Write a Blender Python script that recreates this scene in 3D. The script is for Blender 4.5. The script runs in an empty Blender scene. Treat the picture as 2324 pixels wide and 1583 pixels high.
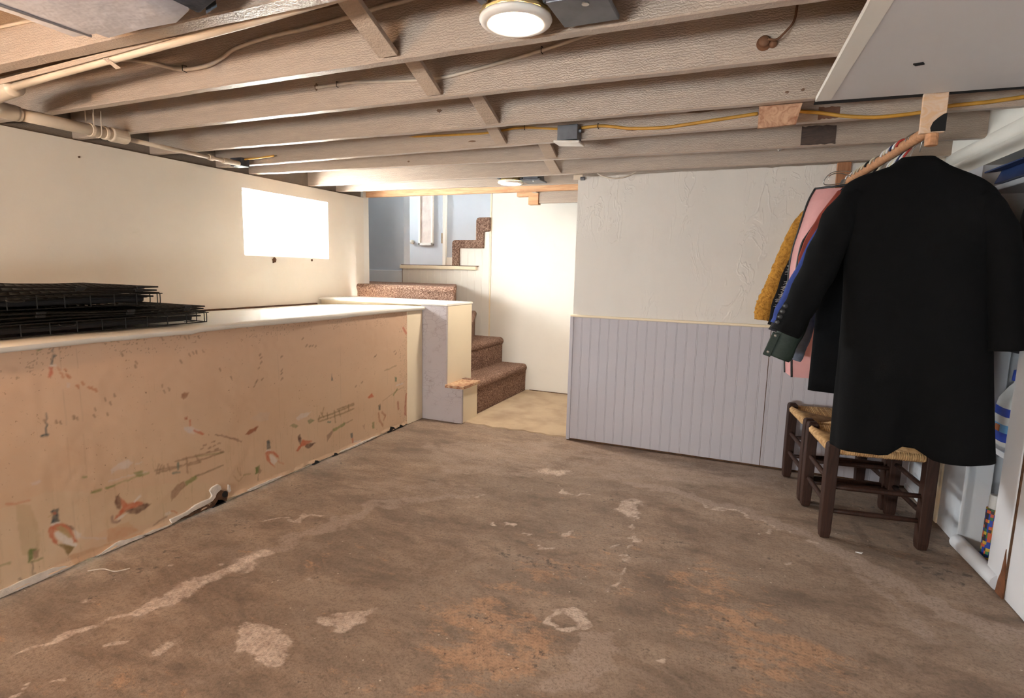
import bpy, bmesh, math, random
import numpy as np
from mathutils import Matrix, Vector, noise as mnoise

random.seed(7)
rng = np.random.default_rng(7)
SC = bpy.context.scene
COL = SC.collection
PI = math.pi

# ------------------------------------------------------------------ camera
def set_camera():
    yaw, pitch, roll = math.radians(-23.115), math.radians(-7.966), math.radians(1.325)
    fwd = Vector((math.sin(yaw) * math.cos(pitch), math.cos(yaw) * math.cos(pitch), math.sin(pitch)))
    right = fwd.cross(Vector((0, 0, 1))).normalized()
    up = right.cross(fwd)
    r = math.cos(roll) * right + math.sin(roll) * up
    u = -math.sin(roll) * right + math.cos(roll) * up
    m = Matrix((r, u, -fwd)).transposed().to_4x4()
    m.translation = Vector((0, 0, 1.25))
    cam = bpy.data.cameras.new('camera')
    cam.sensor_width = 36.0
    cam.lens = 1271.5 / 2324 * 36.0
    cam.clip_start = 0.02
    co = bpy.data.objects.new('camera', cam)
    co.matrix_world = m
    COL.objects.link(co)
    SC.camera = co
set_camera()

# ------------------------------------------------------------------ world, exposure
DAYLIGHT = 38.0          # overcast daylight seen through the basement windows
LAMP = 58.0              # radiance of the LED lenses in the ceiling
w = bpy.data.worlds.new('overcast')
SC.world = w
w.use_nodes = True
bg = w.node_tree.nodes['Background']
bg.inputs[0].default_value = (0.90, 0.98, 1.0, 1)
bg.inputs[1].default_value = DAYLIGHT
SC.view_settings.view_transform = 'Standard'
SC.view_settings.look = 'None'
SC.view_settings.gamma = 1.0
SC.view_settings.use_curve_mapping = False
SC.view_settings.exposure = 1.22
SC.cycles.use_denoising = True
SC.cycles.use_adaptive_sampling = True
SC.cycles.adaptive_threshold = 0.3
SC.cycles.adaptive_min_samples = 12
SC.cycles.light_sampling_threshold = 0.03
SC.cycles.max_bounces = 6
SC.cycles.diffuse_bounces = 4
SC.cycles.glossy_bounces = 2
SC.cycles.transmission_bounces = 2
SC.cycles.transparent_max_bounces = 4
SC.cycles.sample_clamp_indirect = 8.0
SC.cycles.caustics_reflective = False
SC.cycles.caustics_refractive = False

def portal(loc, rot, sx, sy):
    l = bpy.data.lights.new('window_portal', 'AREA')
    l.shape = 'RECTANGLE'; l.size = sx; l.size_y = sy
    l.cycles.is_portal = True
    o = bpy.data.objects.new('window_portal', l)
    o.location = loc; o.rotation_euler = rot
    COL.objects.link(o)
# daylight enters by the window in view, an added wide window behind the viewer and an added one at the upper landing
portal((-3.76, 3.616, 1.567), (0, -PI / 2, 0), 0.50, 0.92)
portal((-1.9, -2.86, 0.78), (PI / 2, 0, 0), 2.0, 0.46)
portal((-5.36, 6.15, 2.15), (0, -PI / 2, 0), 0.30, 0.5)

# ------------------------------------------------------------------ helpers
WL = {}
def tag(o, label=None, cat=None, group=None, kind=None):
    if label: o['label'] = label
    if cat: o['category'] = cat
    if group: o['group'] = group
    if kind: o['kind'] = kind
    return o

def thing(name, loc, label, cat, group=None, kind=None):
    o = bpy.data.objects.new(name, None)
    o.empty_display_size = 0.05
    COL.objects.link(o)
    o.location = loc
    WL[o] = Vector(loc)
    return tag(o, label, cat, group, kind)

def link_mesh(name, me, m, parent, origin, smooth=False, bevel=0.0, bseg=2):
    o = bpy.data.objects.new(name, me)
    COL.objects.link(o)
    origin = Vector(origin)
    WL[o] = origin
    if parent is not None:
        o.parent = parent
        o.location = origin - WL[parent]
    else:
        o.location = origin
    if m is not None:
        me.materials.clear(); me.materials.append(m)
    if smooth:
        me.polygons.foreach_set('use_smooth', [True] * len(me.polygons))
    if bevel:
        b = o.modifiers.new('bevel', 'BEVEL'); b.width = bevel; b.segments = bseg; b.limit_method = 'ANGLE'; b.angle_limit = 0.7
    return o

def frame_of(d):
    d = Vector(d).normalized()
    a = Vector((0, 0, 1)) if abs(d.z) < 0.9 else Vector((1, 0, 0))
    x = d.cross(a).normalized()
    return d, x, d.cross(x).normalized()

class MB:
    def __init__(s): s.v = []; s.f = []
    def add(s, vs, fs):
        n = len(s.v); s.v += [tuple(p) for p in vs]; s.f += [tuple(i + n for i in q) for q in fs]; return s
    def box(s, x0, x1, y0, y1, z0, z1):
        return s.add([(x0, y0, z0), (x1, y0, z0), (x1, y1, z0), (x0, y1, z0), (x0, y0, z1), (x1, y0, z1), (x1, y1, z1), (x0, y1, z1)],
                     [(3, 2, 1, 0), (4, 5, 6, 7), (0, 1, 5, 4), (1, 2, 6, 5), (2, 3, 7, 6), (3, 0, 4, 7)])
    def bar(s, p0, p1, w, h, updir=(0, 0, 1), w1=None, h1=None):
        p0, p1 = Vector(p0), Vector(p1); d = (p1 - p0).normalized()
        x = d.cross(Vector(updir))
        if x.length < 1e-4: x = d.cross(Vector((0, 1, 0)))
        x.normalize(); y = x.cross(d).normalized(); vs = []
        for p, ww, hh in ((p0, w, h), (p1, w1 or w, h1 or h)):
            for a, b in ((-1, -1), (1, -1), (1, 1), (-1, 1)): vs.append(p + x * (a * ww / 2) + y * (b * hh / 2))
        return s.add(vs, [(3, 2, 1, 0), (4, 5, 6, 7), (0, 1, 5, 4), (1, 2, 6, 5), (2, 3, 7, 6), (3, 0, 4, 7)])
    def cyl(s, p0, p1, r0, r1=None, n=14, cap=True):
        r1 = r0 if r1 is None else r1
        p0, p1 = Vector(p0), Vector(p1); d, x, y = frame_of(p1 - p0); vs = []
        for p, r in ((p0, r0), (p1, r1)):
            for k in range(n):
                a = 2 * PI * k / n; vs.append(p + x * (r * math.cos(a)) + y * (r * math.sin(a)))
        fs = [(k, (k + 1) % n, n + (k + 1) % n, n + k) for k in range(n)]
        if cap: fs += [tuple(range(n - 1, -1, -1)), tuple(range(n, 2 * n))]
        return s.add(vs, fs)
    def tube(s, pts, r, n=8, closed=False, cap=True):
        pts = [Vector(p) for p in pts]; m = len(pts); vs = []
        rs = r if isinstance(r, (list, tuple)) else [r] * m
        px = None
        for i in range(m):
            if closed: t = pts[(i + 1) % m] - pts[i - 1]
            else: t = pts[min(i + 1, m - 1)] - pts[max(i - 1, 0)]
            t.normalize()
            if px is None: _, px, _ = frame_of(t)
            px = (px - t * px.dot(t))
            if px.length < 1e-5: _, px, _ = frame_of(t)
            px.normalize(); py = t.cross(px)
            for k in range(n):
                a = 2 * PI * k / n; vs.append(pts[i] + px * (rs[i] * math.cos(a)) + py * (rs[i] * math.sin(a)))
        fs = []
        for i in range(m if closed else m - 1):
            j = (i + 1) % m
            for k in range(n): fs.append((i * n + k, i * n + (k + 1) % n, j * n + (k + 1) % n, j * n + k))
        if cap and not closed: fs += [tuple(range(n - 1, -1, -1)), tuple(range((m - 1) * n, m * n))]
        return s.add(vs, fs)
    def lathe(s, c, prof, n=32, axis='z'):
        c = Vector(c); vs = []; m = len(prof)
        for r, z in prof:
            for k in range(n):
                a = 2 * PI * k / n; vs.append(c + Vector((r * math.cos(a), r * math.sin(a), z)))
        fs = [(i * n + k, i * n + (k + 1) % n, (i + 1) * n + (k + 1) % n, (i + 1) * n + k) for i in range(m - 1) for k in range(n)]
        return s.add(vs, fs)
    def prism(s, poly, a, b, axis):
        """poly: 2d outline; extruded along axis from a to b. axis x: (y,z); y: (x,z); z: (x,y)"""
        def P(q, t):
            return {'x': (t, q[0], q[1]), 'y': (q[0], t, q[1]), 'z': (q[0], q[1], t)}[axis]
        n = len(poly)
        vs = [P(q, a) for q in poly] + [P(q, b) for q in poly]
        return s.add(vs, [tuple(range(n - 1, -1, -1)), tuple(range(n, 2 * n))] + [(k, (k + 1) % n, n + (k + 1) % n, n + k) for k in range(n)])
    def loft(s, rings, capa=False, capb=False):
        n = len(rings[0]); m = len(rings); vs = [p for r in rings for p in r]
        fs = [(i * n + k, i * n + (k + 1) % n, (i + 1) * n + (k + 1) % n, (i + 1) * n + k) for i in range(m - 1) for k in range(n)]
        if capa: fs.append(tuple(range(n - 1, -1, -1)))
        if capb: fs.append(tuple(range((m - 1) * n, m * n)))
        return s.add(vs, fs)
    def mesh(s, name, origin):
        me = bpy.data.meshes.new(name)
        o = Vector(origin)
        me.from_pydata([(p[0] - o.x, p[1] - o.y, p[2] - o.z) for p in s.v], [], s.f)
        bm = bmesh.new(); bm.from_mesh(me); bmesh.ops.recalc_face_normals(bm, faces=bm.faces); bm.to_mesh(me); bm.free()
        me.update(); return me
    def build(s, name, m, parent=None, smooth=False, bevel=0.0, origin=None, bseg=2):
        if origin is None:
            a = np.array([tuple(p) for p in s.v]); lo, hi = a.min(0), a.max(0)
            origin = ((lo[0] + hi[0]) / 2, (lo[1] + hi[1]) / 2, lo[2])
        return link_mesh(name, s.mesh(name, origin), m, parent, origin, smooth, bevel, bseg)

def autosmooth(o, ang=0.6):
    me = o.data
    me.polygons.foreach_set('use_smooth', [True] * len(me.polygons))
    bm = bmesh.new(); bm.from_mesh(me)
    for e in bm.edges:
        if len(e.link_faces) == 2 and e.calc_face_angle(0) > ang: e.smooth = False
    bm.to_mesh(me); bm.free()
    return o

def copy_tree(o, parent=None, loc=None, rotz=None, name=None):
    c = o.copy(); COL.objects.link(c)
    if name: c.name = name
    c.parent = parent
    if loc is not None: c.location = loc
    if rotz is not None: c.rotation_euler = (0, 0, rotz)
    for ch in [q for q in o.children]: copy_tree(ch, c)
    return c

def crom(pts, per=6):
    """Catmull-Rom through tuples of any length"""
    P = [np.array(p, float) for p in pts]; out = []
    for i in range(len(P) - 1):
        a = P[max(i - 1, 0)]; b = P[i]; c = P[i + 1]; d = P[min(i + 2, len(P) - 1)]
        for k in range(per):
            t = k / per
            out.append(0.5 * ((2 * b) + (c - a) * t + (2 * a - 5 * b + 4 * c - d) * t * t + (3 * b - a - 3 * c + d) * t ** 3))
    out.append(P[-1]); return [tuple(float(x) for x in p) for p in out]

# ------------------------------------------------------------------ materials
def lin(c):
    return tuple(((x / 255) / 12.92 if x / 255 <= 0.04045 else (((x / 255) + 0.055) / 1.055) ** 2.4) for x in c)

class NT:
    def __init__(s, name):
        s.m = bpy.data.materials.new(name); s.m.use_nodes = True; s.t = s.m.node_tree
        s.b = s.t.nodes['Principled BSDF']; s.out = s.t.nodes['Material Output']
    def n(s, typ, **kw):
        q = s.t.nodes.new('ShaderNode' + typ)
        for k, v in kw.items():
            if k.startswith('i_'):
                key = k[2:]; key = int(key) if key.isdigit() else key.replace('_', ' ')
                s.set(q, key, v)
            else: setattr(q, k, v)
        return q
    def set(s, node, key, v):
        inp = node.inputs[key]
        if isinstance(v, bpy.types.NodeSocket): s.t.links.new(v, inp)
        elif isinstance(v, bpy.types.Node): s.t.links.new(v.outputs[0], inp)
        else: inp.default_value = v
    def coord(s, scale=(1, 1, 1), kind='Object'):
        tc = s.n('TexCoord'); mp = s.n('Mapping'); s.t.links.new(tc.outputs[kind], mp.inputs[0]); mp.inputs['Scale'].default_value = scale
        return mp.outputs[0]
    def noise(s, vec, scale, detail=4, rough=0.55, dist=0.0):
        q = s.n('TexNoise'); s.set(q, 'Vector', vec); q.inputs['Scale'].default_value = scale; q.inputs['Detail'].default_value = detail
        q.inputs['Roughness'].default_value = rough; q.inputs['Distortion'].default_value = dist
        return q.outputs['Fac']
    def ramp(s, fac, stops, interp='LINEAR'):
        q = s.n('ValToRGB'); s.set(q, 'Fac', fac); e = q.color_ramp.elements; q.color_ramp.interpolation = interp
        while len(e) < len(stops): e.new(0.5)
        for k, (p, c) in enumerate(stops):
            e[k].position = p; e[k].color = (c if isinstance(c, tuple) and len(c) == 4 else (tuple(c) + (1,) if isinstance(c, tuple) else (c, c, c, 1)))
        return q.outputs[0]
    def mix(s, fac, a, b, mode='MIX'):
        q = s.n('Mix', data_type='RGBA', blend_type=mode); s.set(q, 0, fac)
        for k, v in ((6, a), (7, b)):
            if isinstance(v, tuple) and len(v) == 3: v = v + (1,)
            s.set(q, k, v)
        return q.outputs[2]
    def math(s, op, a, b=None, c=None, clamp=False):
        q = s.n('Math', operation=op, use_clamp=clamp); s.set(q, 0, a)
        if b is not None: s.set(q, 1, b)
        if c is not None: s.set(q, 2, c)
        return q.outputs[0]
    def sstep(s, x, a, b):
        q = s.n('MapRange', interpolation_type='SMOOTHSTEP'); s.set(q, 0, x); q.inputs[1].default_value = a; q.inputs[2].default_value = b
        return q.outputs[0]
    def bump(s, h, strength=0.4, dist=0.004, prev=None):
        q = s.n('Bump'); q.inputs['Strength'].default_value = strength; q.inputs['Distance'].default_value = dist; s.set(q, 'Height', h)
        if prev is not None: s.set(q, 'Normal', prev)
        return q.outputs[0]
    def done(s, color=None, rough=0.6, normal=None, spec=None, metallic=None):
        if color is not None:
            if isinstance(color, tuple) and len(color) == 3: color = color + (1,)
            s.set(s.b, 'Base Color', color)
        s.set(s.b, 'Roughness', rough)
        if normal is not None: s.set(s.b, 'Normal', normal)
        if spec is not None: s.b.inputs['Specular IOR Level'].default_value = spec
        if metallic is not None: s.b.inputs['Metallic'].default_value = metallic
        return s.m

def M(name, c, rough=0.6, var=0.12, scale=6.0, bump=0.15, bscale=80.0, bdist=0.002, stretch=(1, 1, 1), metallic=0.0, spec=0.4, c2=None):
    """plain procedural surface: two tones blended by noise, with fine relief"""
    t = NT(name); v = t.coord(stretch)
    a = lin(c); b = lin(c2) if c2 else tuple(x * (1 - var * 2) for x in a)
    col = t.mix(t.sstep(t.noise(v, scale, 5), 0.35, 0.75), a, b)
    nrm = t.bump(t.noise(v, bscale, 3), bump, bdist) if bump else None
    return t.done(col, rough, nrm, spec, metallic)

# ------------------------------------------------------------------ material library
def paint_wall(name, c, dirt=(150, 130, 110), amt=0.5, lump=0.25):
    t = NT(name); v = t.coord()
    big = t.noise(v, 1.3, 4); mid = t.noise(v, 9, 4)
    col = t.mix(t.sstep(big, 0.4, 0.85), lin(c), tuple(x * 0.90 for x in lin(c)))
    smud = t.math('MULTIPLY', t.sstep(t.noise(v, 5, 5, 0.7), 0.62, 0.80), amt)
    col = t.mix(smud, col, tuple(0.5 * (x + y) for x, y in zip(lin(c), lin(dirt))))
    n2 = t.bump(mid, lump, 0.012)
    return t.done(col, 0.55, n2, 0.35)

def crazed_paint(name, c):
    """old paint with a net of fine cracks and dirty rubbed patches"""
    t = NT(name); v = t.coord((1, 1, 0.9))
    vo = t.n('TexVoronoi', feature='DISTANCE_TO_EDGE'); t.set(vo, 'Vector', t.coord((14, 14, 26))); vo.inputs['Scale'].default_value = 1.0
    cr = t.math('MULTIPLY', t.math('LESS_THAN', vo.outputs['Distance'], 0.018), t.sstep(t.noise(v, 3, 3), 0.45, 0.6))
    col = t.mix(t.math('MULTIPLY', t.sstep(t.noise(v, 7, 6, 0.75), 0.52, 0.72), 0.5), lin(c), lin((128, 104, 88)))
    col = t.mix(t.math('MULTIPLY', cr, 0.6), col, lin((104, 86, 78)))
    return t.done(col, 0.6, t.bump(t.noise(v, 12, 4), 0.25, 0.006), 0.3)

def troweled(name, c):
    """skim coat with raised trowel ridges"""
    t = NT(name); v = t.coord((1.4, 1, 0.55))
    r = t.noise(v, 6.0, 3, 0.5, 1.8); rid = t.sstep(t.math('ABSOLUTE', t.math('SUBTRACT', r, 0.5)), 0.035, 0.0)
    rid = t.math('MULTIPLY', rid, t.sstep(t.noise(v, 2.2, 2), 0.48, 0.62))
    col = t.mix(t.sstep(t.noise(v, 1.2, 3), 0.4, 0.8), lin(c), tuple(x * 0.92 for x in lin(c)))
    return t.done(col, 0.55, t.bump(t.math('ADD', rid, t.math('MULTIPLY', t.noise(v, 22, 3), 0.6)), 0.25, 0.007), 0.35)

def wood_paint(name, c, sc=(1, 1, 1), gloss=0.30, wear=True):
    t = NT(name); v = t.coord()
    tc = t.n('Mapping'); t.set(tc, 'Vector', t.coord()); tc.inputs['Scale'].default_value = (1.2, 10, 14)
    gr = t.noise(tc.outputs[0], 5.0, 6, 0.6, 1.2)
    saw = t.n('TexWave', wave_type='BANDS', bands_direction='Z'); t.set(saw, 'Vector', v); saw.inputs['Scale'].default_value = 36; saw.inputs['Distortion'].default_value = 9; saw.inputs['Detail'].default_value = 4; saw.inputs['Detail Scale'].default_value = 2.2
    a = lin(c)
    col = t.mix(t.sstep(gr, 0.3, 0.75), a, tuple(x * 0.86 for x in a))
    if wear:
        st = t.sstep(t.noise(tc.outputs[0], 2.2, 5, 0.72), 0.70, 0.76)
        col = t.mix(t.math('MULTIPLY', st, 0.75), col, lin((92, 66, 48)))
    n2 = t.bump(saw.outputs['Fac'], 0.30, 0.003)
    return t.done(col, gloss, n2, 0.5)

def raw_wood(name, c, c2, scale=(1.0, 14, 14)):
    t = NT(name); v = t.coord(scale)
    g = t.noise(v, 4, 6, 0.6, 1.5)
    col = t.mix(t.sstep(g, 0.35, 0.7), lin(c), lin(c2))
    return t.done(col, 0.6, t.bump(g, 0.2, 0.002), 0.3)

def carpet_mat():
    t = NT('brown_carpet'); v = t.coord()
    f = t.noise(v, 95, 3, 0.75); g = t.noise(v, 90, 2); b = t.noise(v, 6, 3)
    col = t.ramp(f, [(0.32, lin((74, 50, 42))), (0.50, lin((134, 104, 88))), (0.68, lin((196, 164, 146)))])
    col = t.mix(t.math('MULTIPLY', t.sstep(b, 0.4, 0.8), 0.3), col, lin((92, 66, 56)))
    n = t.bump(g, 1.0, 0.014)
    return t.done(col, 0.95, n, 0.1)

def floor_mat():
    t = NT('worn_concrete')
    at = t.n('Attribute', attribute_name='marks'); sep = t.n('SeparateColor'); t.set(sep, 0, at.outputs['Color'])
    pale, dark, orange, dust = sep.outputs[0], sep.outputs[1], sep.outputs[2], at.outputs['Alpha']
    v = t.coord(); vs = t.coord((0.7, 1.3, 1))
    n1 = t.noise(vs, 1.5, 5, 0.6, 0.3); n2 = t.noise(vs, 4.0, 9, 0.74); n3 = t.noise(v, 24, 6, 0.74); n4 = t.noise(v, 95, 3, 0.75); n5 = t.noise(vs, 9, 9, 0.80, 0.2)
    base = t.ramp(n2, [(0.30, lin((107, 90, 77))), (0.50, lin((149, 126, 108))), (0.68, lin((177, 153, 133)))])
    base = t.mix(t.math('MULTIPLY', t.sstep(n1, 0.42, 0.62), 0.45), base, lin((142, 124, 109)))
    n6 = t.noise(vs, 3.0, 7, 0.68, 0.9)
    base = t.mix(t.math('MULTIPLY', t.sstep(n6, 0.50, 0.57), 0.38), base, lin((164, 144, 128)))
    base = t.mix(t.math('MULTIPLY', t.sstep(n6, 0.46, 0.38), 0.40), base, lin((104, 88, 78)))
    of = t.math('ADD', t.math('MULTIPLY', t.math('SUBTRACT', n5, 0.5), 3.2), t.math('ADD', t.math('MULTIPLY', orange, 0.62), t.math('MULTIPLY', t.math('SUBTRACT', n1, 0.52), 1.4)))
    om = t.sstep(of, 0.30, 0.62)
    base = t.mix(t.math('MULTIPLY', om, 0.66), base, t.mix(t.sstep(n3, 0.35, 0.7), lin((203, 159, 124)), lin((170, 128, 98))))
    df = t.math('ADD', t.math('MULTIPLY', t.math('SUBTRACT', n3, 0.5), 2.4), t.math('ADD', t.math('MULTIPLY', dark, 0.30), t.math('ADD', t.math('MULTIPLY', orange, 0.16), t.math('MULTIPLY', t.math('SUBTRACT', n2, 0.5), 1.6))))
    base = t.mix(t.math('MULTIPLY', t.sstep(df, 0.36, 0.60), 0.78), base, lin((77, 66, 62)))
    base = t.mix(t.math('MULTIPLY', t.sstep(dark, 0.1, 0.9), 0.36), base, lin((98, 84, 74)))
    du = t.sstep(t.math('ADD', dust, t.math('MULTIPLY', t.math('SUBTRACT', n5, 0.5), 1.5)), 0.30, 0.70)
    base = t.mix(t.math('MULTIPLY', du, 0.72), base, t.mix(n3, lin((161, 139, 124)), lin((187, 166, 152))))
    pf = t.sstep(t.math('ADD', t.math('MULTIPLY', pale, 1.25), t.math('MULTIPLY', t.math('SUBTRACT', n5, 0.5), 2.0)), 0.36, 0.80)
    base = t.mix(t.math('MULTIPLY', pf, 0.68), base, t.mix(t.sstep(n3, 0.3, 0.7), lin((182, 156, 140)), lin((243, 224, 208))))
    vo = t.n('TexVoronoi'); t.set(vo, 'Vector', v); vo.inputs['Scale'].default_value = 18
    sp = t.math('MULTIPLY', t.math('LESS_THAN', vo.outputs['Distance'], 0.065), t.math('GREATER_THAN', n1, 0.52))
    base = t.mix(t.math('MULTIPLY', sp, 0.5), base, lin((241, 222, 201)))
    base = t.mix(t.math('MULTIPLY', t.sstep(n4, 0.42, 0.72), 0.55), base, lin((95, 79, 67)))
    n = t.bump(t.math('ADD', n3, t.math('MULTIPLY', pale, 0.4)), 0.6, 0.006)
    rg = t.math('SUBTRACT', 0.80, t.math('MULTIPLY', n2, 0.25))
    return t.done(base, rg, n, 0.35)

def wallpaper_mat():
    t = NT('faded_pheasant_wallpaper')
    at = t.n('Attribute', attribute_name='print')
    v = t.coord(); tc = t.coord((1, 16, 0.9)); 
    drip = t.noise(tc, 6.0, 6, 0.65); sp = t.noise(v, 55, 4, 0.75); big = t.noise(v, 1.6, 5, 0.6)
    col = at.outputs['Color']
    col = t.mix(t.math('MULTIPLY', t.sstep(big, 0.45, 0.75), 0.22), col, lin((176, 128, 92)))
    col = t.mix(t.math('MULTIPLY', t.sstep(drip, 0.62, 0.76), 0.20), col, lin((140, 112, 78)))
    reg = t.sstep(t.noise(v, 5, 4), 0.42, 0.62)
    col = t.mix(t.math('MULTIPLY', t.math('MULTIPLY', t.sstep(sp, 0.625, 0.685), reg), 0.8), col, lin((104, 82, 56)))
    n = t.bump(t.noise(v, 14, 3), 0.15, 0.006)
    return t.done(col, 0.55, n, 0.35)

MAT = {}
MAT['wall'] = paint_wall('cream_plaster', (226, 216, 202), (168, 146, 120), 0.4, 0.18)
MAT['wall_back'] = troweled('white_skim_plaster', (216, 209, 201))
MAT['trimwhite'] = paint_wall('white_trim_paint', (216, 218, 220), (190, 180, 170), 0.3, 0.05)
MAT['wall_white'] = paint_wall('white_stairwell_paint', (226, 220, 210), (190, 174, 154), 0.35, 0.15)
MAT['blue'] = paint_wall('pale_blue_paint', (192, 198, 206), (150, 150, 150), 0.2, 0.1)
MAT['lav'] = paint_wall('lavender_grey_paint', (184, 179, 185), (140, 124, 110), 0.35, 0.10)
MAT['lav_old'] = crazed_paint('crazed_lavender_paint', (178, 168, 168))
MAT['cream'] = paint_wall('cream_board_paint', (232, 216, 188), (190, 160, 120), 0.4, 0.12)
MAT['ledge'] = paint_wall('white_ledge_sheet', (222, 216, 206), (176, 158, 138), 0.3, 0.2)
MAT['closet'] = paint_wall('closet_white_paint', (208, 208, 212), (140, 112, 88), 0.6, 0.15)
MAT['drywall'] = paint_wall('ceiling_drywall', (206, 202, 200), (186, 178, 170), 0.3, 0.12)
MAT['joist'] = wood_paint('painted_rough_joist', (180, 161, 145))
MAT['joist_old'] = wood_paint('bare_old_wood', (120, 92, 70), gloss=0.7)
MAT['sub'] = wood_paint('dark_subfloor', (120, 92, 70), gloss=0.7)
MAT['sill'] = wood_paint('grey_sill_wood', (128, 116, 104), gloss=0.7)
MAT['bridge'] = wood_paint('painted_bridging', (184, 164, 146), gloss=0.5, wear=False)
MAT['pine'] = raw_wood('raw_pine', (218, 172, 130), (196, 140, 100))
MAT['ply'] = raw_wood('stained_plywood', (196, 156, 126), (146, 96, 70), (6, 6, 6))
MAT['brownboard'] = raw_wood('brown_board', (168, 118, 84), (140, 94, 64), (14, 14, 1))
MAT['dowel'] = raw_wood('dowel_wood', (190, 140, 102), (162, 112, 78))
MAT['carpet'] = carpet_mat()
MAT['floor'] = floor_mat()
MAT['paper'] = wallpaper_mat()
MAT['torn'] = M('torn_plaster', (214, 202, 190), 0.9, 0.1, 20, 0.6, 60, 0.006)
MAT['hole'] = M('bare_lath_brown', (96, 66, 44), 0.9, 0.3, 30, 0.8, 90, 0.006)
MAT['black'] = M('soot_black', (14, 13, 13), 0.8, 0.2, 20, 0.2)
MAT['pvc'] = M('white_pvc', (214, 196, 174), 0.35, 0.10, 5, 0.05)
MAT['cable_w'] = M('white_cable', (206, 190, 172), 0.45, 0.1, 12, 0.05)
MAT['cable_y'] = M('yellow_cable', (206, 152, 62), 0.45, 0.12, 12, 0.05)
MAT['metal'] = M('grey_box_metal', (112, 114, 120), 0.45, 0.15, 12, 0.1, metallic=0.4)
MAT['chrome'] = M('steel_wire', (190, 188, 184), 0.28, 0.05, 20, 0, metallic=0.9)
MAT['can'] = M('zinc_lamp_can', (176, 152, 104), 0.4, 0.15, 14, 0.1, metallic=0.5)
MAT['trim'] = M('white_lamp_trim', (236, 230, 222), 0.4, 0.03, 6, 0)
MAT['duct'] = M('painted_duct_wrap', (196, 192, 196), 0.6, 0.08, 4, 0.5, 14, 0.012)
MAT['tape'] = M('dark_duct_tape', (74, 76, 84), 0.5, 0.3, 18, 0.6, 30, 0.01)
MAT['crate'] = M('black_crate_wire', (20, 19, 18), 0.4, 0.2, 20, 0.1)
MAT['tray'] = M('black_plastic_tray', (30, 30, 32), 0.45, 0.1, 8, 0.1)
MAT['darkwood'] = raw_wood('dark_stool_wood', (58, 34, 24), (38, 22, 16), (14, 14, 1))
MAT['rush'] = M('woven_rush', (198, 160, 112), 0.7, 0.3, 40, 0.5, 120, 0.003, c2=(156, 116, 74))
MAT['coat'] = M('black_wool', (11, 11, 12), 0.92, 0.1, 30, 0.5, 300, 0.002, spec=0.15)
MAT['coat2'] = M('black_overcoat_cloth', (14, 14, 16), 0.92, 0.1, 30, 0.5, 300, 0.002, spec=0.15)
MAT['tan'] = M('mustard_fleece', (196, 140, 62), 0.95, 0.2, 60, 1.0, 120, 0.012, spec=0.1, c2=(150, 100, 42))
MAT['pink'] = M('pink_garment_bag', (206, 150, 148), 0.35, 0.1, 5, 0.5, 10, 0.01)
MAT['redcloth'] = M('red_lining', (150, 62, 46), 0.7, 0.15, 8, 0.2)
MAT['blackpipe'] = M('black_piping', (22, 20, 22), 0.5, 0.1, 8, 0)
MAT['bluecloth'] = M('royal_blue_wool', (44, 62, 128), 0.9, 0.15, 30, 0.4, 200)
MAT['green'] = M('dark_green_parka', (34, 46, 38), 0.65, 0.15, 12, 0.4, 40, 0.006)
MAT['denim'] = M('grey_blue_cotton', (104, 112, 128), 0.8, 0.15, 30, 0.4, 60)
MAT['darkcloth'] = M('charcoal_cloth', (34, 34, 40), 0.85, 0.15, 20, 0.3)
MAT['fur'] = M('white_fur_trim', (196, 190, 186), 0.9, 0.1, 50, 0.5)
MAT['rust'] = M('rust_stain', (120, 74, 46), 0.85, 0.3, 20, 0.4)
MAT['brass'] = M('brass_fitting', (150, 122, 84), 0.4, 0.1, 12, 0.1, metallic=0.7)
MAT['cord'] = M('brown_old_cord', (120, 82, 58), 0.7, 0.2, 20, 0.3)

def plaid_mat():
    t = NT('tan_plaid'); v = t.coord()
    sx = t.n('SeparateXYZ'); t.set(sx, 0, v)
    def band(o, f, lo):
        return t.math('GREATER_THAN', t.math('FRACT', t.math('MULTIPLY', o, f)), lo)
    col = lin((204, 170, 132))
    col = t.mix(t.math('MULTIPLY', band(sx.outputs['Z'], 9.0, 0.62), 0.9), col, lin((206, 204, 206)))
    col = t.mix(t.math('MULTIPLY', band(t.math('ADD', sx.outputs['Z'], 0.035), 9.0, 0.80), 0.9), col, lin((34, 34, 44)))
    col = t.mix(t.math('MULTIPLY', band(sx.outputs['X'], 12.0, 0.75), 0.45), col, lin((60, 54, 56)))
    return t.done(col, 0.85, t.bump(t.noise(v, 200, 2), 0.3, 0.002), 0.2)
MAT['plaid'] = plaid_mat()

def mosaic_mat():
    t = NT('mosaic_print'); tc = t.coord((1, 1, 1), 'Object')
    vo = t.n('TexVoronoi', feature='F1', distance='CHEBYCHEV'); vo.inputs['Randomness'].default_value = 0.0; vo.inputs['Scale'].default_value = 70; t.set(vo, 'Vector', tc)
    sp = t.n('SeparateColor'); t.set(sp, 0, vo.outputs['Color'])
    col = t.ramp(sp.outputs[0], [(0.0, lin((40, 70, 160))), (0.25, lin((206, 170, 70))), (0.45, lin((196, 92, 60))), (0.65, lin((70, 120, 70))), (0.85, lin((60, 54, 60)))], 'CONSTANT')
    return t.done(col, 0.4, None, 0.4)
MAT['mosaic'] = mosaic_mat()
for nm, c in (('white_plastic', (214, 212, 210)), ('ivory_plastic', (206, 196, 172)), ('red_plastic', (176, 56, 48)), ('navy_plastic', (36, 44, 84)), ('label_blue', (40, 70, 170)), ('label_light', (110, 170, 220)), ('orange_label', (200, 120, 70)), ('box_blue', (44, 60, 100)), ('knob_white', (210, 206, 200))):
    MAT[nm] = M(nm, c, 0.4, 0.06, 10, 0.05)

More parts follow.
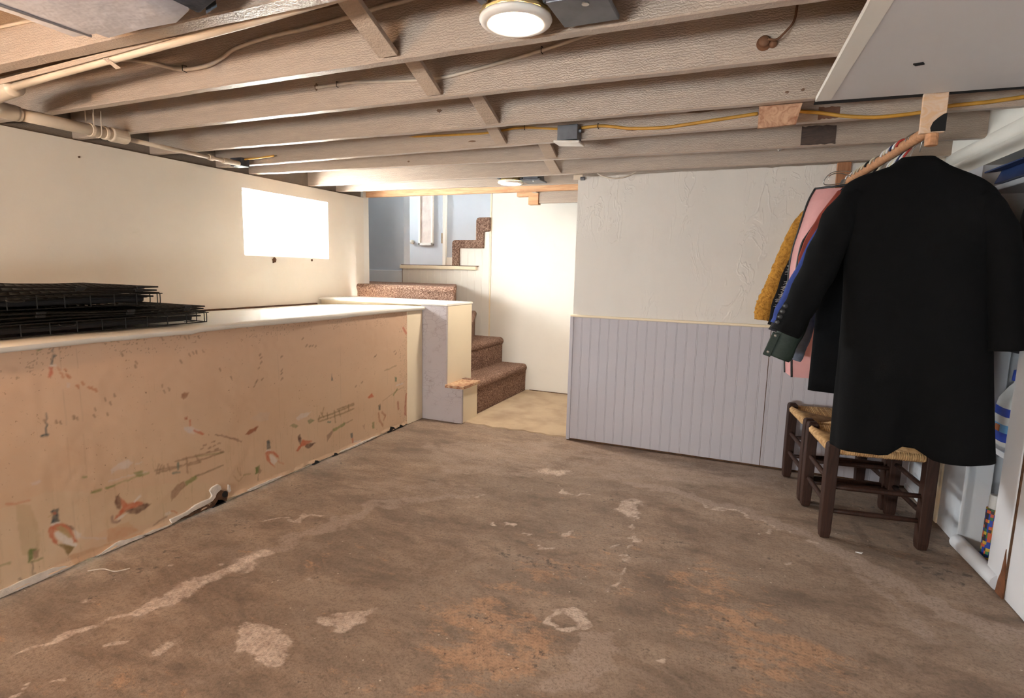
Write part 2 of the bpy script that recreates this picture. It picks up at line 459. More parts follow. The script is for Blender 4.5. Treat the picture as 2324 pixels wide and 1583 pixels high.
def glass_mat():
    t = NT('window_glass')
    tr = t.n('BsdfTransparent'); gl = t.n('BsdfGlossy'); gl.inputs['Roughness'].default_value = 0.02
    mx = t.n('MixShader'); mx.inputs[0].default_value = 0.06
    t.t.links.new(tr.outputs[0], mx.inputs[1]); t.t.links.new(gl.outputs[0], mx.inputs[2]); t.t.links.new(mx.outputs[0], t.out.inputs[0])
    return t.m
MAT['glass'] = glass_mat()

def lens_mat(name, c, strength):
    t = NT(name)
    t.b.inputs['Base Color'].default_value = (0.8, 0.8, 0.8, 1)
    t.b.inputs['Emission Color'].default_value = tuple(c) + (1,)
    t.b.inputs['Emission Strength'].default_value = strength
    return t.m
MAT['lens'] = lens_mat('warm_led_lens', (1.0, 0.80, 0.60), LAMP)
MAT['lens_n'] = lens_mat('neutral_led_lens', (1.0, 0.90, 0.77), LAMP * 4.2)
MAT['bulb'] = lens_mat('added_bulb_glass', (1.0, 0.66, 0.40), 420.0)  # emitter of the bulb added out of frame

MAT['lens_c'] = lens_mat('added_cool_lens', (0.86, 0.93, 1.0), LAMP * 2.3)  # emitter of the lamp added in the stairwell

# ------------------------------------------------------------------ printed wallpaper motifs (y, z on the wall) and floor marks (x, y), in metres
WALLPAPER_PRINT = [
    ('p',(160,132,92),0.55,[(1.11,0.339),(1.158,0.315),(1.173,0.249),(1.18,0.18),(1.17,0.114),(1.115,0.13),(1.113,0.24)]),
    ('p',(196,148,112),0.7,[(1.419,0.101),(1.513,0.101),(1.552,0.038),(1.481,0.034),(1.42,0.045)]),
    ('p',(190,150,116),0.7,[(1.269,0.056),(1.415,0.039),(1.579,0.026),(1.568,0.019),(1.428,0.018),(1.283,0.006)]),
    ('p',(206,186,156),0.35,[(1.064,0.337),(1.214,0.348),(1.427,0.27),(1.415,0.109),(1.287,0.058),(1.156,0.034),(1.039,0.031)]),
    ('p',(202,180,146),0.35,[(1.427,0.27),(1.784,0.19),(1.985,0.106),(1.91,0.053),(1.592,0.05),(1.415,0.109)]),
    ('p',(46,72,78),0.9,[(1.222,0.267),(1.233,0.27),(1.239,0.265),(1.248,0.268),(1.248,0.243),(1.25,0.212),(1.235,0.208),(1.218,0.215),(1.226,0.232),(1.225,0.248)]),
    ('p',(188,96,62),0.9,[(1.226,0.258),(1.238,0.255),(1.24,0.247),(1.227,0.248)]),
    ('l',(172,148,106),0.8,0.006,[(1.225,0.25),(1.215,0.247)]),
    ('p',(214,204,194),0.9,[(1.217,0.213),(1.25,0.21),(1.25,0.201),(1.219,0.201)]),
    ('p',(186,98,66),0.9,[(1.21,0.198),(1.217,0.205),(1.25,0.204),(1.27,0.19),(1.29,0.16),(1.297,0.128),(1.308,0.096),(1.291,0.104),(1.276,0.148),(1.251,0.169),(1.231,0.184),(1.227,0.16),(1.238,0.118),(1.218,0.137),(1.208,0.173)]),
    ('p',(172,148,106),0.9,[(1.236,0.192),(1.253,0.192),(1.277,0.163),(1.292,0.122),(1.275,0.13),(1.25,0.159)]),
    ('p',(214,204,194),0.9,[(1.228,0.175),(1.239,0.175),(1.267,0.142),(1.303,0.088),(1.296,0.081),(1.26,0.11),(1.236,0.14)]),
    ('p',(130,108,68),0.9,[(1.234,0.122),(1.26,0.11),(1.291,0.085),(1.284,0.073),(1.267,0.058),(1.258,0.082),(1.246,0.104)]),
    ('p',(108,86,74),0.9,[(1.272,0.186),(1.295,0.166),(1.299,0.149),(1.286,0.161)]),
    ('p',(214,204,194),0.7,[(1.299,0.154),(1.32,0.128),(1.311,0.105),(1.297,0.123)]),
    ('l',(200,184,178),0.7,0.006,[(1.31,0.119),(1.364,0.088),(1.412,0.066)]),
    ('p',(98,70,58),0.9,[(1.478,0.24),(1.489,0.219),(1.493,0.195),(1.483,0.17),(1.468,0.182),(1.463,0.207),(1.467,0.233)]),
    ('p',(186,98,66),0.9,[(1.487,0.223),(1.513,0.182),(1.54,0.183),(1.578,0.168),(1.585,0.151),(1.538,0.152),(1.503,0.154),(1.468,0.134),(1.452,0.135),(1.491,0.173),(1.488,0.197)]),
    ('p',(98,70,58),0.85,[(1.583,0.157),(1.619,0.143),(1.592,0.127),(1.547,0.121),(1.51,0.14),(1.501,0.157),(1.538,0.153)]),
    ('p',(214,204,194),0.9,[(1.538,0.184),(1.557,0.195),(1.572,0.203),(1.578,0.192),(1.562,0.185),(1.545,0.176)]),
    ('p',(214,204,194),0.9,[(1.465,0.135),(1.513,0.143),(1.493,0.128),(1.469,0.124)]),
    ('l',(130,104,98),0.8,0.009,[(1.448,0.151),(1.443,0.139),(1.449,0.124),(1.464,0.115),(1.476,0.119)]),
    ('p',(104,116,66),0.9,[(1.134,0.136),(1.145,0.145),(1.166,0.137),(1.153,0.122),(1.149,0.104),(1.133,0.095)]),
    ('p',(150,122,100),0.9,[(1.15,0.134),(1.169,0.131),(1.166,0.1),(1.151,0.097)]),
    ('l',(104,116,66),0.8,0.006,[(1.133,0.096),(1.16,0.09),(1.179,0.09)]),
    ('l',(90,80,66),0.8,0.004,[(1.145,0.09),(1.144,0.035),(1.15,0.044)]),
    ('l',(104,116,66),0.6,0.007,[(1.046,0.122),(1.078,0.12)]),
    ('l',(104,92,84),0.8,0.006,[(1.097,0.047),(1.107,0.029)]),
    ('p',(150,118,94),0.9,[(1.716,0.164),(1.752,0.188),(1.784,0.193),(1.794,0.167),(1.716,0.118)]),
    ('p',(126,130,78),0.9,[(1.789,0.188),(1.85,0.205),(1.857,0.183),(1.794,0.166)]),
    ('l',(112,96,72),0.8,0.008,[(1.85,0.197),(1.919,0.198),(2.006,0.203)]),
    ('l',(138,112,88),0.8,0.008,[(1.646,0.294),(1.776,0.276),(1.881,0.271),(2.017,0.274)]),
    ('l',(138,112,88),0.8,0.008,[(1.657,0.279),(1.776,0.272)]),
    ('l',(138,112,88),0.8,0.008,[(1.747,0.306),(1.87,0.299),(1.996,0.29)]),
    ('l',(138,112,88),0.8,0.008,[(1.808,0.266),(1.881,0.26)]),
    ('l',(138,112,88),0.7,0.008,[(1.668,0.316),(1.651,0.276)]),
    ('l',(138,112,88),0.7,0.008,[(1.68,0.31),(1.665,0.273)]),
    ('l',(138,112,88),0.7,0.008,[(1.804,0.308),(1.809,0.228)]),
    ('l',(138,112,88),0.7,0.008,[(1.71,0.306),(1.716,0.268)]),
    ('l',(138,112,88),0.7,0.008,[(1.856,0.304),(1.874,0.261)]),
    ('l',(138,112,88),0.7,0.008,[(1.691,0.3),(1.684,0.282)]),
    ('l',(92,114,104),0.8,0.01,[(1.76,0.294),(1.758,0.263)]),
    ('l',(92,114,104),0.8,0.011,[(1.731,0.254),(1.765,0.244)]),
    ('l',(104,116,66),0.5,0.007,[(1.863,0.295),(2.01,0.271)]),
    ('l',(112,80,62),0.8,0.006,[(1.899,0.342),(1.915,0.343)]),
    ('l',(112,80,62),0.8,0.006,[(1.926,0.319),(1.941,0.32)]),
    ('l',(112,80,62),0.8,0.006,[(1.954,0.32),(1.97,0.321)]),
    ('l',(112,80,62),0.8,0.006,[(1.983,0.325),(1.999,0.326)]),
    ('l',(112,80,62),0.8,0.006,[(1.885,0.328),(1.9,0.328)]),
    ('l',(112,80,62),0.8,0.006,[(1.967,0.3),(1.983,0.301)]),
    ('l',(112,80,62),0.8,0.006,[(1.995,0.279),(2.011,0.279)]),
    ('l',(112,80,62),0.8,0.006,[(1.948,0.345),(1.964,0.346)]),
    ('l',(112,80,62),0.8,0.006,[(1.918,0.299),(1.933,0.299)]),
    ('p',(208,194,184),0.75,[(1.453,0.36),(1.485,0.377),(1.528,0.385),(1.548,0.363),(1.53,0.346),(1.483,0.349),(1.458,0.341)]),
    ('l',(206,192,180),0.7,0.006,[(1.445,0.311),(1.522,0.309),(1.604,0.299)]),
    ('l',(206,192,180),0.7,0.006,[(1.563,0.35),(1.588,0.352)]),
    ('l',(128,138,84),0.55,0.008,[(1.432,0.286),(1.5,0.289),(1.615,0.293)]),
    ('p',(118,126,72),0.75,[(1.55,0.317),(1.59,0.311),(1.592,0.286),(1.559,0.291)]),
    ('l',(112,128,70),0.8,0.011,[(1.375,0.288),(1.407,0.286)]),
    ('l',(112,128,70),0.8,0.009,[(1.432,0.286),(1.466,0.285)]),
    ('l',(112,128,70),0.8,0.007,[(1.346,0.364),(1.361,0.362)]),
    ('p',(206,192,186),0.6,[(1.165,0.401),(1.194,0.406),(1.199,0.394),(1.185,0.389),(1.167,0.391)]),
    ('l',(186,98,66),0.5,0.007,[(1.084,0.348),(1.113,0.34),(1.156,0.335)]),
    ('p',(210,196,186),0.6,[(1.8,0.457),(1.839,0.456),(1.89,0.421),(1.85,0.416),(1.812,0.435)]),
    ('l',(186,98,66),0.7,0.008,[(1.851,0.435),(1.903,0.402)]),
    ('l',(130,100,84),0.8,0.005,[(1.972,0.377),(2.029,0.352),(2.111,0.304)]),
    ('p',(130,80,56),0.85,[(2.156,0.33),(2.185,0.348),(2.244,0.354),(2.23,0.333),(2.184,0.324)]),
    ('l',(46,72,78),0.8,0.005,[(1.236,0.62),(1.232,0.577)]),
    ('l',(46,72,78),0.9,0.008,[(1.218,0.574),(1.235,0.572)]),
    ('l',(120,92,78),0.6,0.008,[(1.623,0.037),(1.65,0.043),(1.687,0.05)]),
    ('p',(214,204,194),0.6,[(1.679,0.068),(1.704,0.075),(1.712,0.058),(1.687,0.056)]),
    ('l',(186,98,66),0.8,0.005,[(1.713,0.07),(1.74,0.048)]),
    ('p',(46,72,78),0.9,[(2.298,0.25),(2.309,0.257),(2.322,0.252),(2.323,0.206),(2.297,0.202)]),
    ('p',(214,204,194),0.9,[(2.292,0.201),(2.326,0.198),(2.326,0.188),(2.295,0.192)]),
    ('p',(186,98,66),0.9,[(2.284,0.185),(2.299,0.195),(2.345,0.181),(2.381,0.142),(2.384,0.121),(2.352,0.156),(2.32,0.177),(2.308,0.164),(2.32,0.126),(2.35,0.081),(2.325,0.104),(2.294,0.141)]),
    ('p',(214,204,194),0.7,[(2.317,0.169),(2.344,0.152),(2.372,0.117),(2.345,0.098),(2.32,0.128)]),
    ('l',(186,98,66),0.4,0.01,[(2.375,0.11),(2.417,0.08)]),
    ('p',(98,70,58),0.9,[(2.535,0.221),(2.555,0.226),(2.566,0.179),(2.556,0.159),(2.535,0.195)]),
    ('p',(186,98,66),0.9,[(2.554,0.16),(2.574,0.185),(2.654,0.156),(2.615,0.143),(2.563,0.143),(2.527,0.123),(2.516,0.135)]),
    ('p',(98,70,58),0.9,[(2.61,0.151),(2.685,0.136),(2.649,0.12),(2.613,0.117),(2.591,0.139)]),
    ('p',(104,116,66),0.9,[(2.213,0.126),(2.243,0.13),(2.238,0.088),(2.213,0.085)]),
    ('p',(150,122,100),0.8,[(2.232,0.122),(2.255,0.095),(2.244,0.078),(2.232,0.09)]),
    ('l',(90,80,66),0.8,0.004,[(2.23,0.081),(2.228,0.045)]),
    ('l',(104,116,66),0.6,0.006,[(2.132,0.11),(2.176,0.1)]),
    ('l',(150,124,92),0.7,0.004,[(2.11,0.111),(2.094,0.161)]),
    ('l',(150,124,92),0.7,0.004,[(2.113,0.11),(2.112,0.155)]),
    ('l',(150,124,92),0.7,0.004,[(2.068,0.126),(2.097,0.084)]),
    ('l',(150,124,92),0.7,0.004,[(2.101,0.083),(2.131,0.104)]),
    ('p',(150,122,100),0.9,[(2.785,0.156),(2.846,0.185),(2.845,0.161),(2.787,0.112)]),
    ('p',(128,132,84),0.9,[(2.844,0.184),(2.966,0.2),(2.968,0.184),(2.85,0.163)]),
    ('l',(112,96,72),0.8,0.006,[(2.966,0.192),(3.049,0.199)]),
    ('l',(132,110,78),0.8,0.01,[(2.713,0.285),(2.88,0.291),(3.061,0.304)]),
    ('l',(132,110,78),0.8,0.01,[(2.718,0.266),(2.901,0.267),(3.063,0.275)]),
    ('l',(132,110,78),0.8,0.01,[(2.891,0.307),(3.062,0.313)]),
    ('l',(132,110,78),0.8,0.009,[(2.739,0.319),(2.763,0.284)]),
    ('l',(132,110,78),0.8,0.009,[(2.725,0.304),(2.714,0.27)]),
    ('l',(132,110,78),0.8,0.009,[(2.864,0.306),(2.872,0.224)]),
    ('l',(132,110,78),0.8,0.009,[(2.907,0.296),(2.922,0.254)]),
    ('l',(132,110,78),0.8,0.009,[(3.003,0.314),(3.008,0.278)]),
    ('l',(132,110,78),0.8,0.009,[(2.795,0.303),(2.799,0.265)]),
    ('l',(132,110,78),0.8,0.009,[(2.765,0.346),(2.754,0.312)]),
    ('l',(96,116,100),0.8,0.012,[(2.798,0.244),(2.826,0.238)]),
    ('p',(210,196,186),0.8,[(2.524,0.334),(2.562,0.355),(2.651,0.343),(2.617,0.324),(2.542,0.317)]),
    ('p',(120,124,80),0.7,[(2.474,0.298),(2.505,0.307),(2.545,0.283),(2.522,0.272)]),
    ('p',(104,116,76),0.7,[(2.62,0.296),(2.649,0.304),(2.681,0.282),(2.634,0.272)]),
    ('p',(196,176,160),0.4,[(2.191,0.409),(2.253,0.43),(2.331,0.415),(2.313,0.374),(2.258,0.381)]),
    ('p',(150,86,56),0.9,[(2.154,0.33),(2.188,0.348),(2.24,0.356),(2.227,0.337),(2.188,0.323)]),
    ('l',(130,100,84),0.8,0.005,[(2.052,0.34),(2.092,0.321),(2.127,0.298)]),
    ('p',(186,98,66),0.9,[(3.209,0.323),(3.26,0.347),(3.286,0.316),(3.237,0.312)]),
    ('p',(96,80,60),0.7,[(3.335,0.238),(3.365,0.247),(3.367,0.197),(3.344,0.198)]),
    ('p',(46,72,78),0.6,[(3.344,0.228),(3.362,0.228),(3.361,0.197),(3.345,0.201)]),
    ('l',(150,94,66),0.6,0.018,[(3.343,0.177),(3.349,0.125),(3.39,0.072)]),
    ('l',(150,94,66),0.6,0.018,[(3.384,0.176),(3.425,0.141),(3.404,0.112)]),
    ('p',(104,116,66),0.7,[(3.261,0.127),(3.29,0.125),(3.292,0.074),(3.263,0.08)]),
    ('p',(150,122,100),0.6,[(3.148,0.132),(3.182,0.135),(3.172,0.097)]),
    ('p',(46,72,78),0.8,[(3.019,0.108),(3.045,0.107),(3.046,0.068),(3.023,0.075)]),
    ('l',(200,188,176),0.7,0.014,[(3.049,0.041),(3.127,0.025)]),
    ('l',(186,98,66),0.8,0.014,[(3.041,0.063),(3.045,0.038)]),
    ('p',(70,104,78),0.9,[(3.545,0.42),(3.573,0.41),(3.568,0.377),(3.547,0.386)]),
    ('l',(200,186,176),0.8,0.012,[(3.565,0.348),(3.655,0.349)]),
    ('l',(110,118,70),0.7,0.014,[(3.527,0.28),(3.579,0.314)]),
    ('l',(176,72,50),0.6,0.022,[(3.666,0.786),(3.696,0.748),(3.727,0.736)]),
    ('l',(150,72,50),0.6,0.022,[(3.586,0.211),(3.593,0.156)]),
    ('l',(150,60,44),0.7,0.02,[(3.701,0.251),(3.685,0.154),(3.687,0.089)]),
    ('l',(150,124,92),0.6,0.006,[(3.392,0.26),(3.564,0.304),(3.67,0.32)]),
    ('l',(120,110,80),0.5,0.01,[(3.417,0.489),(3.479,0.492),(3.566,0.505)]),
    ('p',(46,72,78),0.8,[(2.847,0.556),(2.853,0.529),(2.858,0.509),(2.841,0.512)]),
    ('l',(112,92,70),0.7,0.008,[(2.624,0.761),(2.636,0.77)]),
    ('l',(112,92,70),0.7,0.008,[(2.652,0.755),(2.664,0.763)]),
    ('l',(112,92,70),0.7,0.008,[(2.676,0.755),(2.688,0.764)]),
    ('l',(112,92,70),0.7,0.008,[(2.7,0.749),(2.712,0.757)]),
    ('l',(112,92,70),0.7,0.008,[(2.594,0.809),(2.605,0.817)]),
    ('l',(112,92,70),0.7,0.008,[(2.269,0.752),(2.279,0.76)]),
    ('l',(112,92,70),0.7,0.008,[(2.274,0.733),(2.284,0.74)]),
    ('l',(112,92,70),0.7,0.008,[(2.274,0.708),(2.284,0.715)]),
    ('l',(112,92,70),0.7,0.008,[(2.258,0.679),(2.267,0.686)]),
    ('l',(112,92,70),0.7,0.008,[(2.233,0.602),(2.242,0.609)]),
    ('l',(112,92,70),0.7,0.008,[(2.239,0.61),(2.249,0.617)]),
    ('l',(112,92,70),0.7,0.008,[(2.221,0.585),(2.231,0.592)]),
    ('l',(112,92,70),0.7,0.008,[(2.279,0.613),(2.289,0.62)]),
    ('l',(112,92,70),0.7,0.008,[(3.076,0.425),(3.091,0.433)]),
    ('l',(112,92,70),0.7,0.008,[(3.143,0.44),(3.158,0.449)]),
    ('l',(112,92,70),0.7,0.008,[(3.291,0.603),(3.307,0.612)]),
    ('l',(112,92,70),0.7,0.008,[(3.304,0.609),(3.32,0.619)]),
    ('l',(112,92,70),0.7,0.008,[(3.553,0.594),(3.57,0.604)]),
    ('l',(112,92,70),0.7,0.008,[(3.538,0.613),(3.556,0.623)]),
    ('l',(112,92,70),0.7,0.008,[(2.426,0.719),(2.436,0.727)]),
    ('l',(112,92,70),0.7,0.008,[(2.423,0.641),(2.433,0.648)]),
    ('l',(112,92,70),0.7,0.008,[(2.422,0.621),(2.432,0.629)]),
    ('l',(112,92,70),0.7,0.008,[(2.42,0.588),(2.431,0.596)]),
    ('p',(46,72,78),0.95,[(1.274,0.878),(1.282,0.888),(1.291,0.88),(1.28,0.87),(1.276,0.845),(1.268,0.845)]),
    ('p',(46,72,78),0.8,[(1.277,0.891),(1.275,0.9),(1.281,0.908),(1.284,0.897)]),
    ('l',(46,72,78),0.6,0.004,[(1.284,0.923),(1.281,0.906)]),
    ('p',(214,204,194),0.8,[(1.265,0.844),(1.287,0.843),(1.284,0.836),(1.267,0.837)]),
    ('p',(178,88,62),0.8,[(1.263,0.836),(1.274,0.833),(1.272,0.81),(1.263,0.797),(1.257,0.799)]),
    ('l',(172,104,66),0.7,0.009,[(1.291,0.829),(1.296,0.822)]),
    ('l',(172,104,66),0.7,0.009,[(1.3,0.81),(1.305,0.803)]),
    ('l',(172,104,66),0.7,0.009,[(1.304,0.796),(1.309,0.789)]),
    ('l',(172,104,66),0.7,0.009,[(1.32,0.8),(1.325,0.793)]),
    ('l',(172,104,66),0.7,0.009,[(1.324,0.793),(1.329,0.786)]),
    ('l',(172,104,66),0.7,0.009,[(1.316,0.821),(1.321,0.814)]),
    ('l',(172,104,66),0.7,0.009,[(1.353,0.747),(1.358,0.739)]),
    ('l',(172,104,66),0.7,0.009,[(1.372,0.757),(1.377,0.75)]),
    ('l',(172,104,66),0.7,0.009,[(1.418,0.721),(1.423,0.713)]),
    ('l',(172,104,66),0.7,0.009,[(1.393,0.735),(1.399,0.727)]),
    ('l',(172,104,66),0.7,0.009,[(1.406,0.73),(1.411,0.722)]),
    ('p',(200,186,180),0.6,[(1.316,0.769),(1.329,0.76),(1.326,0.745),(1.316,0.746)]),
    ('p',(200,186,180),0.7,[(1.801,0.461),(1.824,0.461),(1.846,0.433),(1.828,0.421),(1.805,0.443)]),
    ('l',(46,72,78),0.8,0.004,[(1.237,0.658),(1.235,0.613),(1.231,0.574)]),
    ('p',(136,88,60),0.8,[(1.797,0.625),(1.817,0.632),(1.836,0.626),(1.821,0.604),(1.804,0.598),(1.794,0.612)]),
    ('p',(160,84,54),0.8,[(1.804,0.511),(1.821,0.509),(1.82,0.496),(1.806,0.499)]),
    ('l',(186,98,66),0.7,0.009,[(1.832,0.487),(1.837,0.461)]),
    ('l',(186,98,66),0.7,0.008,[(1.855,0.431),(1.899,0.402)]),
    ('l',(130,100,84),0.7,0.005,[(1.968,0.378),(2.02,0.358),(2.108,0.316)]),
    ('l',(104,84,62),0.7,0.006,[(1.589,0.799),(1.593,0.787)]),
    ('l',(104,84,62),0.7,0.006,[(1.595,0.813),(1.599,0.802)]),
    ('l',(104,84,62),0.7,0.006,[(1.535,0.856),(1.539,0.844)]),
    ('l',(104,84,62),0.7,0.006,[(1.804,0.789),(1.809,0.777)]),
    ('l',(104,84,62),0.7,0.006,[(1.852,0.815),(1.857,0.803)]),
    ('l',(104,84,62),0.7,0.006,[(1.87,0.824),(1.875,0.811)]),
    ('l',(104,84,62),0.7,0.006,[(1.888,0.825),(1.893,0.812)]),
    ('l',(104,84,62),0.7,0.006,[(1.925,0.826),(1.93,0.813)]),
    ('l',(104,84,62),0.7,0.006,[(1.704,0.688),(1.708,0.676)]),
    ('l',(104,84,62),0.7,0.006,[(1.713,0.66),(1.717,0.647)]),
    ('l',(104,84,62),0.7,0.006,[(1.735,0.669),(1.74,0.656)]),
    ('l',(104,84,62),0.7,0.006,[(1.408,0.613),(1.411,0.602)]),
    ('l',(104,84,62),0.7,0.006,[(1.412,0.641),(1.415,0.63)]),
    ('l',(104,84,62),0.7,0.006,[(1.458,0.611),(1.462,0.6)]),
    ('l',(104,84,62),0.7,0.006,[(1.475,0.652),(1.478,0.64)]),
    ('l',(104,84,62),0.7,0.006,[(1.454,0.675),(1.458,0.664)]),
    ('l',(104,84,62),0.7,0.006,[(1.331,0.627),(1.334,0.616)]),
    ('l',(104,84,62),0.7,0.006,[(1.343,0.619),(1.346,0.608)]),
    ('l',(104,84,62),0.7,0.006,[(1.267,0.623),(1.27,0.613)]),
    ('l',(104,84,62),0.7,0.006,[(1.282,0.615),(1.285,0.604)]),
    ('l',(104,84,62),0.7,0.006,[(1.23,0.635),(1.233,0.624)]),
    ('l',(104,84,62),0.7,0.006,[(1.491,0.685),(1.495,0.673)]),
    ('l',(104,84,62),0.7,0.006,[(1.852,0.902),(1.857,0.89)]),
    ('l',(104,84,62),0.7,0.006,[(1.905,0.897),(1.91,0.884)]),
    ('l',(104,84,62),0.7,0.006,[(1.718,0.908),(1.723,0.896)]),
    ('l',(104,84,62),0.7,0.006,[(1.834,0.899),(1.839,0.886)]),
    ('l',(104,84,62),0.7,0.006,[(2.078,0.665),(2.084,0.651)]),
    ('l',(104,84,62),0.7,0.006,[(2.014,0.72),(2.02,0.706)]),
    ('l',(120,128,84),0.7,0.007,[(1.631,0.914),(1.642,0.915)]),
    ('l',(120,128,84),0.7,0.007,[(1.612,0.915),(1.622,0.916)]),
    ('l',(120,128,84),0.7,0.007,[(1.498,0.914),(1.508,0.915)]),
    ('l',(120,128,84),0.7,0.007,[(1.428,0.918),(1.438,0.919)]),
    ('l',(120,128,84),0.7,0.007,[(1.26,0.917),(1.269,0.918)]),
    ('l',(120,128,84),0.7,0.007,[(1.23,0.907),(1.238,0.908)]),
    ('l',(120,128,84),0.7,0.007,[(1.238,0.911),(1.246,0.912)]),
]
